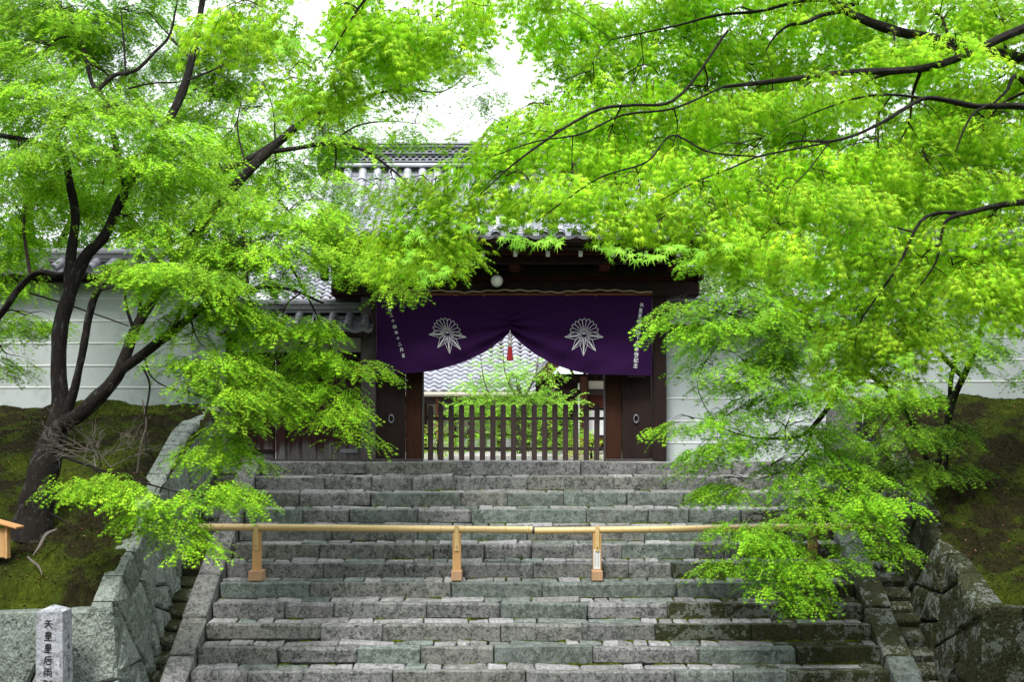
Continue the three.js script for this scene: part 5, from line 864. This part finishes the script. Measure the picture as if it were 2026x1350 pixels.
// --- slender maple on the right bank, leaning over the stairs
tree({
  name: 'right_maple', label: 'slender mid-green maple on the right bank with layered sprays over the stairs', seed: 701, leaf: 'mid', pitch: [0.05, 0.7], tint: [[0.12, 0.33, 0.007], [0.34, 0.67, 0.024]], slim: 1.25, sprays: 0.74, perSpray: 36, spray: 0.2, sag: 1.2, deep: 0.75, twigR: 0.006,
  limbs: [
    [[1838, 1000, 14.35, 0.05], [1846, 965, 14.35, 0.04], [1860, 900, 14.3, 0.035], [1872, 840, 14.25, 0.034], [1885, 790, 14.2, 0.033], [1905, 745, 14.1, 0.03], [1925, 700, 13.9, 0.027], [1945, 640, 13.5, 0.022], [1980, 590, 13.4, 0.018], [2060, 520, 13.3, 0.012]],
    [[1866, 985, 14.6, 0.034], [1872, 900, 14.6, 0.028], [1878, 820, 14.5, 0.025], [1880, 760, 14.4, 0.022], [1888, 700, 14.2, 0.018], [1850, 640, 13.6, 0.014], [1800, 600, 13.5, 0.01]],
    [[1848, 955, 14.33, 0.028], [1800, 830, 14, 0.026], [1725, 745, 13.6, 0.028], [1672, 745, 13.25, 0.028], [1648, 790, 13.2, 0.026], [1620, 830, 13.15, 0.022], [1585, 862, 13.1, 0.016], [1530, 868, 13.05, 0.011], [1470, 862, 13, 0.008], [1390, 830, 12.9, 0.004]],
    [[1605, 845, 13.1, 0.014], [1598, 885, 13.05, 0.010], [1560, 925, 13, 0.007], [1500, 950, 12.9, 0.004]],
    [[1858, 910, 14.3, 0.022], [1800, 930, 13.7, 0.02], [1720, 950, 13.2, 0.016], [1660, 980, 12.8, 0.012], [1580, 1005, 12.7, 0.008], [1480, 1020, 12.6, 0.004]],
    [[1760, 945, 13.1, 0.014], [1700, 1020, 12.8, 0.012], [1620, 1060, 12.6, 0.008], [1520, 1090, 12.6, 0.004]],
    [[1902, 745, 14.1, 0.022], [1805, 645, 13.7, 0.028], [1720, 560, 13.3, 0.032], [1640, 590, 13.2, 0.026], [1570, 625, 13.1, 0.02], [1500, 635, 13, 0.014], [1420, 615, 12.9, 0.008]],
    [[1600, 605, 13.15, 0.014], [1540, 585, 13.1, 0.010], [1460, 560, 13, 0.006]],
    [[1500, 635, 13, 0.010], [1455, 640, 12.95, 0.008], [1420, 680, 12.9, 0.006], [1380, 760, 12.9, 0.004], [1420, 850, 12.9, 0.003]],
    [[1720, 560, 13.3, 0.024], [1690, 460, 13.4, 0.024], [1660, 380, 13.5, 0.022], [1740, 350, 13.6, 0.024], [1860, 352, 13.7, 0.02]],
    [[1690, 460, 13.4, 0.014], [1640, 470, 13.3, 0.012], [1590, 430, 13.3, 0.008], [1520, 470, 13.2, 0.005]],
  ],
  pads: dd([
    [1560, 515, 95, 45, 13.2], [1460, 555, 85, 35, 13], [1565, 590, 95, 38, 13], [1430, 600, 75, 30, 13], [1345, 590, 40, 26, 12.6], [1320, 632, 35, 14, 12.6, 0.8], [1470, 620, 90, 35, 12.6], [1620, 540, 90, 50, 12.8], [1580, 660, 90, 40, 12.6], [1500, 730, 90, 35, 12.6], [1640, 760, 70, 40, 12.7], [1480, 860, 90, 24, 12.7], [1650, 860, 60, 40, 12.9], [1700, 980, 90, 30, 12.7], [1420, 480, 60, 35, 12.8], [1500, 500, 80, 40, 12.8], [1390, 640, 60, 25, 12.8], [1480, 680, 105, 32, 13], [1600, 690, 95, 38, 13], [1420, 735, 55, 24, 12.9, 0.7], [1540, 765, 110, 32, 13], [1450, 815, 75, 24, 12.9, 0.7], [1560, 830, 95, 28, 13, 0.8],
    [1360, 830, 48, 12, 12.9, 0.8], [1420, 890, 80, 26, 12.9], [1520, 905, 100, 24, 12.9, 0.8], [1620, 900, 60, 24, 13, 0.7], [1450, 955, 100, 24, 12.8], [1570, 955, 90, 26, 12.8], [1690, 925, 70, 28, 13], [1650, 1008, 140, 26, 12.6], [1510, 1030, 85, 24, 12.6], [1745, 995, 65, 18, 12.6], [1560, 1065, 125, 28, 12.5], [1470, 1100, 65, 18, 12.5], [1630, 1115, 95, 26, 12.5],
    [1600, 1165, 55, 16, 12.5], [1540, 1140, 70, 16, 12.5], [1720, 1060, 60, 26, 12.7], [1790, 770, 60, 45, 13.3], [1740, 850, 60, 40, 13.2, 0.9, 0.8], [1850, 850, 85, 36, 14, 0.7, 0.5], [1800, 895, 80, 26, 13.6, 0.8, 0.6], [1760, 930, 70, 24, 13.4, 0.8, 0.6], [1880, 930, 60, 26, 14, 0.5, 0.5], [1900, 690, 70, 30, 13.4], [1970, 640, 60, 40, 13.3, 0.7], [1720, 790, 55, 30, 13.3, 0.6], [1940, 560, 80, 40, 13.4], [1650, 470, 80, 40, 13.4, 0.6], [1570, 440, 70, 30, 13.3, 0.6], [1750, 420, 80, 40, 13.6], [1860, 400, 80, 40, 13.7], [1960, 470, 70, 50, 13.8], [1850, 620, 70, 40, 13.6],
    [2080, 500, 90, 90, 13.5], [2080, 700, 80, 60, 13.5, 0.7], [1750, -90, 130, 60, 12.5], [2000, -100, 150, 70, 12.5], [2250, -60, 150, 80, 12.5], [1880, -160, 150, 60, 13.5], [2150, -180, 150, 70, 14], [2200, 150, 110, 100, 12], [2230, 380, 110, 100, 12.5], [2280, 600, 110, 90, 12.5],
  ], 13),
});
// --- trees standing behind the walls and roofs
const farTree = (name, label, seed, px, d, base, pads, tint, lean = 0) => tree({ name, label, seed, leaf: 'far', pitch: [0.1, 1], tint, sprays: 0.9, perSpray: 18, spray: 0.5, deep: 0.7, twigShare: 0.4,
  limbs: [[[px, base, d, 0.22], [px + 10 + lean, base - 200, d, 0.17], [px - 5 + lean * 2, base - 380, d, 0.11], [px + 8 + lean * 2, base - 520, d, 0.05]], [[px + 5 + lean, base - 240, d, 0.09], [px + 80, base - 380, d + 0.5, 0.05], [px + 120, base - 480, d + 0.5, 0.02]], [[px + 5 + lean, base - 290, d, 0.08], [px - 80, base - 400, d - 0.5, 0.05], [px - 130, base - 500, d - 0.5, 0.02]]], pads: dd(pads, d) });
farTree('background_tree', 'green tree behind the left white wall at the left edge', 801, 60, 21, 820, [[60, 460, 130, 60], [-20, 380, 120, 70], [130, 370, 120, 60], [30, 280, 130, 60], [160, 270, 110, 60], [60, 180, 120, 60], [170, 180, 90, 50], [-60, 220, 90, 80]], [[0.10, 0.26, 0.02], [0.18, 0.38, 0.03]]);
farTree('background_tree', 'green tree behind the left white wall nearer the gate', 802, 330, 22, 820, [[300, 430, 120, 60], [420, 440, 120, 50], [350, 340, 120, 60], [460, 340, 100, 50], [270, 320, 80, 60], [380, 240, 110, 50], [480, 250, 80, 45]], [[0.12, 0.30, 0.02], [0.2, 0.42, 0.03]]);
farTree('background_tree', 'tree with paler leaves behind the right wing wall beside the gate roof', 803, 1520, 24, 800, [[1405, 560, 35, 35], [1412, 505, 35, 35], [1420, 530, 50, 45], [1480, 480, 80, 50], [1560, 430, 80, 60], [1500, 390, 80, 50], [1600, 350, 80, 50]], [[0.12, 0.24, 0.05], [0.2, 0.34, 0.08]]);
farTree('background_tree', 'dark green tree behind the right white wall at the right edge', 804, 1930, 23, 800, [[1900, 430, 110, 60], [2000, 400, 100, 70], [1850, 330, 100, 60], [1960, 300, 110, 60], [1780, 400, 80, 50], [1880, 220, 100, 60], [1760, 300, 70, 50]], [[0.07, 0.19, 0.02], [0.13, 0.28, 0.025]]);
// --- tall trees outside the frame, round the photographer and over both banks: they keep the low sky off the risers and the gate
{
  for (const [label, seed, x, z, h, w] of [['tall broad tree behind the photographer on the left', 831, -9, 7, 12, 5], ['tall broad tree behind the photographer in the middle', 832, 1, 10, 13, 5], ['tall broad tree behind the photographer on the right', 833, 10, 6.5, 12, 5], ['tall broad tree far left behind the photographer', 836, -17, 2, 13, 5], ['tall broad tree far right behind the photographer', 837, 18, 1, 13, 5], ['tree shading the left bank beyond the frame', 834, -10.5, -10.5, 9, 3.6], ['tree shading the right bank beyond the frame', 835, 9.2, -11.5, 9, 3.4]]) {
    R = mulberry(seed); const t = thing('shade_tree', label, 'tree', [x, -2.95, z]);
    obj('trunk', tube([V(0, -0.1, 0), V(0.2, h * 0.25, 0.1), V(-0.1, h * 0.5, 0.2), V(0.1, h * 0.85, 0)], [0.35, 0.26, 0.2, 0.08], 9, 0.15), bark, t);
    for (let i = 0; i < 6; i++) { const a = i * 1.05 + rr(0, 0.5), y = h * rr(0.3, 0.6); obj('limb', tube([V(0, y, 0.1), V(Math.cos(a) * w * 0.45, y + 1.2, Math.sin(a) * w * 0.45), V(Math.cos(a) * w * 0.85, y + 2, Math.sin(a) * w * 0.85)], [0.13, 0.08, 0.03], 6, 0.15), bark, t); }
    const n = 8000, im = new THREE.InstancedMesh(SPRIGS.far[0], LEAF.far, n), m4 = new THREE.Matrix4(), q = new THREE.Quaternion();
    const cl = []; for (let i = 0; i < 46; i++) { let a, b, c; do { a = R() * 2 - 1; b = R() * 2 - 1; c = R() * 2 - 1; } while (a * a + b * b + c * c > 1); cl.push(V(a * w, h * 0.62 + b * h * 0.42, c * w)); }
    for (let i = 0; i < n; i++) { const c = pick(cl); q.setFromEuler(new THREE.Euler(rr(0, 0.9), rr(0, 6.28), gauss() * 0.4, 'YXZ')); const s = rr(1.1, 1.7); m4.compose(V(c.x + gauss() * 0.9, c.y + gauss() * 0.5, c.z + gauss() * 0.9), q, V(s, s, s)); im.setMatrixAt(i, m4); im.setColorAt(i, col(0.06, 0.14, 0.018).multiplyScalar(rr(0.7, 1.3))); }
    im.name = 'crown'; im.userData.kind = 'stuff'; shadows(im); t.add(im);
  }
}
// --- shrubs in the courtyard
tree({ name: 'courtyard_tree', label: 'pale green bushy tree with upright shoots in the courtyard behind the fence', seed: 811, leaf: 'mid', scale: 1.25, pitch: [-0.9, 0.5], tint: [[0.24, 0.50, 0.04], [0.42, 0.74, 0.08]], sprays: 1.5, perSpray: 14, spray: 0.24, deep: 0.8, bark: barkGrey,
  limbs: [[[1030, 898, 22, 0.07], [1028, 850, 22, 0.06], [1032, 800, 22, 0.05], [1024, 760, 22, 0.03]], [[1029, 840, 22, 0.04], [980, 800, 21.8, 0.025], [960, 760, 21.8, 0.012], [950, 700, 21.8, 0.005]], [[1030, 830, 22, 0.04], [1080, 790, 22, 0.025], [1105, 760, 22, 0.012]], [[1028, 800, 22, 0.03], [1000, 740, 22, 0.015], [995, 685, 22, 0.005]], [[1031, 800, 22, 0.03], [1060, 740, 22, 0.015], [1066, 695, 22, 0.005]], [[1028, 860, 22, 0.03], [930, 850, 21.6, 0.02], [915, 815, 21.6, 0.008]]],
  pads: dd([[950, 745, 14, 38], [992, 715, 14, 40], [1020, 745, 20, 40], [1040, 790, 60, 30], [970, 810, 60, 25], [1000, 760, 40, 24], [1062, 725, 28, 36], [1068, 770, 40, 26], [960, 785, 45, 22], [1010, 800, 70, 22], [1100, 790, 36, 20], [915, 812, 34, 16], [960, 830, 60, 20], [1040, 830, 70, 24], [1110, 815, 28, 22], [1000, 865, 110, 20], [920, 870, 40, 16], [1080, 868, 60, 20], [1125, 800, 18, 18, 22, 0.6], [1125, 845, 16, 22], [975, 700, 8, 22], [940, 770, 10, 24], [870, 865, 22, 18], [852, 895, 14, 10], [1110, 885, 40, 12]], 22) });
tree({ name: 'yellow_shrub', label: 'small yellow-green shrub low behind the right end of the picket fence', seed: 821, leaf: 'mid', scale: 1.0, pitch: [-0.9, 0.4], tint: [[0.55, 0.55, 0.05], [0.72, 0.68, 0.08]], sprays: 0.7, perSpray: 12, spray: 0.18, limbs: [[[1170, 912, 19.4, 0.02], [1170, 890, 19.4, 0.015], [1176, 872, 19.4, 0.005]]], pads: dd([[1170, 885, 12, 18], [1152, 900, 10, 12], [1187, 898, 10, 14], [1168, 902, 22, 10], [1165, 868, 5, 8]], 19.4) });
tree({ name: 'yellow_shrub', label: 'low yellow-green shrub behind the left end of the picket fence', seed: 822, leaf: 'mid', scale: 1.0, pitch: [-0.9, 0.4], tint: [[0.34, 0.5, 0.05], [0.5, 0.62, 0.08]], sprays: 0.6, perSpray: 12, spray: 0.2, limbs: [[[868, 908, 20, 0.02], [866, 880, 20, 0.015], [872, 855, 20, 0.005]]], pads: dd([[862, 872, 14, 20], [880, 880, 16, 16], [845, 880, 10, 14], [868, 855, 10, 12]], 20) });

// ---------------------------------------------------------------- bare shrub, roots and hanging dead twigs on the left bank
{
  R = mulberry(901);
  const t = thing('bare_shrub', 'grey leafless shrub of fine branching twigs at the foot of the left maple', 'shrub'), b = at(190, 905, 12.5);
  const grow = (p, dir, len, r, n) => {
    const q = p.clone().addScaledVector(dir, len), m = p.clone().lerp(q, 0.5).add(V(gauss() * 0.15 * len, gauss() * 0.1 * len, gauss() * 0.15 * len));
    const g = tube([p, m, q], [r, r * 0.85, r * 0.65], 4, 0.1, 2); if (n >= 4) obj('branch', g, barkGrey, t); else tw.push(g);
    if (n > 0) for (let i = 0; i < (n > 2 ? 3 : 2); i++) grow(p.clone().lerp(q, rr(0.5, 1)), dir.clone().add(V(gauss() * 0.75, gauss() * 0.6 + 0.06, gauss() * 0.7)).normalize(), len * rr(0.62, 0.85), r * 0.66, n - 1);
  };
  const tw = []; for (let i = 0; i < 6; i++) grow(b.clone().add(V(gauss() * 0.1, -0.1, gauss() * 0.1)), V(-0.75 + i * 0.3 + gauss() * 0.2, 0.3 + R() * 0.25, gauss() * 0.5).normalize(), rr(0.24, 0.34), 0.0075, 4);
  obj('twigs', tw, barkGrey, t, true);
  for (const [lab, pts, rad] of [
    ['pale twisted surface root below the left maple trunk', [[112, 1048, 12.7], [92, 1058, 12.55], [78, 1082, 12.4], [66, 1100, 12.3]], [0.013, 0.017, 0.013, 0.005]],
    ['thin pale stick lying on the moss above the stone marker', [[56, 1102, 12.3], [66, 1112, 12.25], [78, 1122, 12.2], [84, 1138, 12.12]], [0.010, 0.014, 0.012, 0.006]],
    ['dark straight stick lying on the moss beside the trunk', [[100, 1016, 12.95], [125, 1030, 12.8], [145, 1046, 12.7]], [0.012, 0.011, 0.006]],
    ['bare grey stem standing upright on the bank behind the low spray', [[272, 935, 12.6], [280, 880, 12.6], [290, 840, 12.6], [282, 790, 12.6]], [0.012, 0.011, 0.009, 0.006]]]) {
    const o = single('fallen_branch', tube(pts.map((p) => at(...p)), rad, 6, 0.3, 4), lab.startsWith('dark') ? bark : barkGrey, lab, 'branch');
    if (lab.includes('root')) o.userData.category = 'root';
  }
}

// every thing's own origin goes to its base
scene.updateMatrixWorld(true);
for (const o of scene.children) if (o.isGroup && o.position.lengthSq() === 0) {
  const b = new THREE.Box3(), bb = new THREE.Box3();
  o.traverse((m) => { if (m.isMesh && !m.isInstancedMesh) { m.geometry.computeBoundingBox(); b.union(bb.copy(m.geometry.boundingBox).applyMatrix4(m.matrixWorld)); } });
  if (b.isEmpty()) continue;
  const c = V((b.min.x + b.max.x) / 2, b.min.y, (b.min.z + b.max.z) / 2); o.position.copy(c); for (const m of o.children) m.position.sub(c);
}
renderer.render(scene, camera);
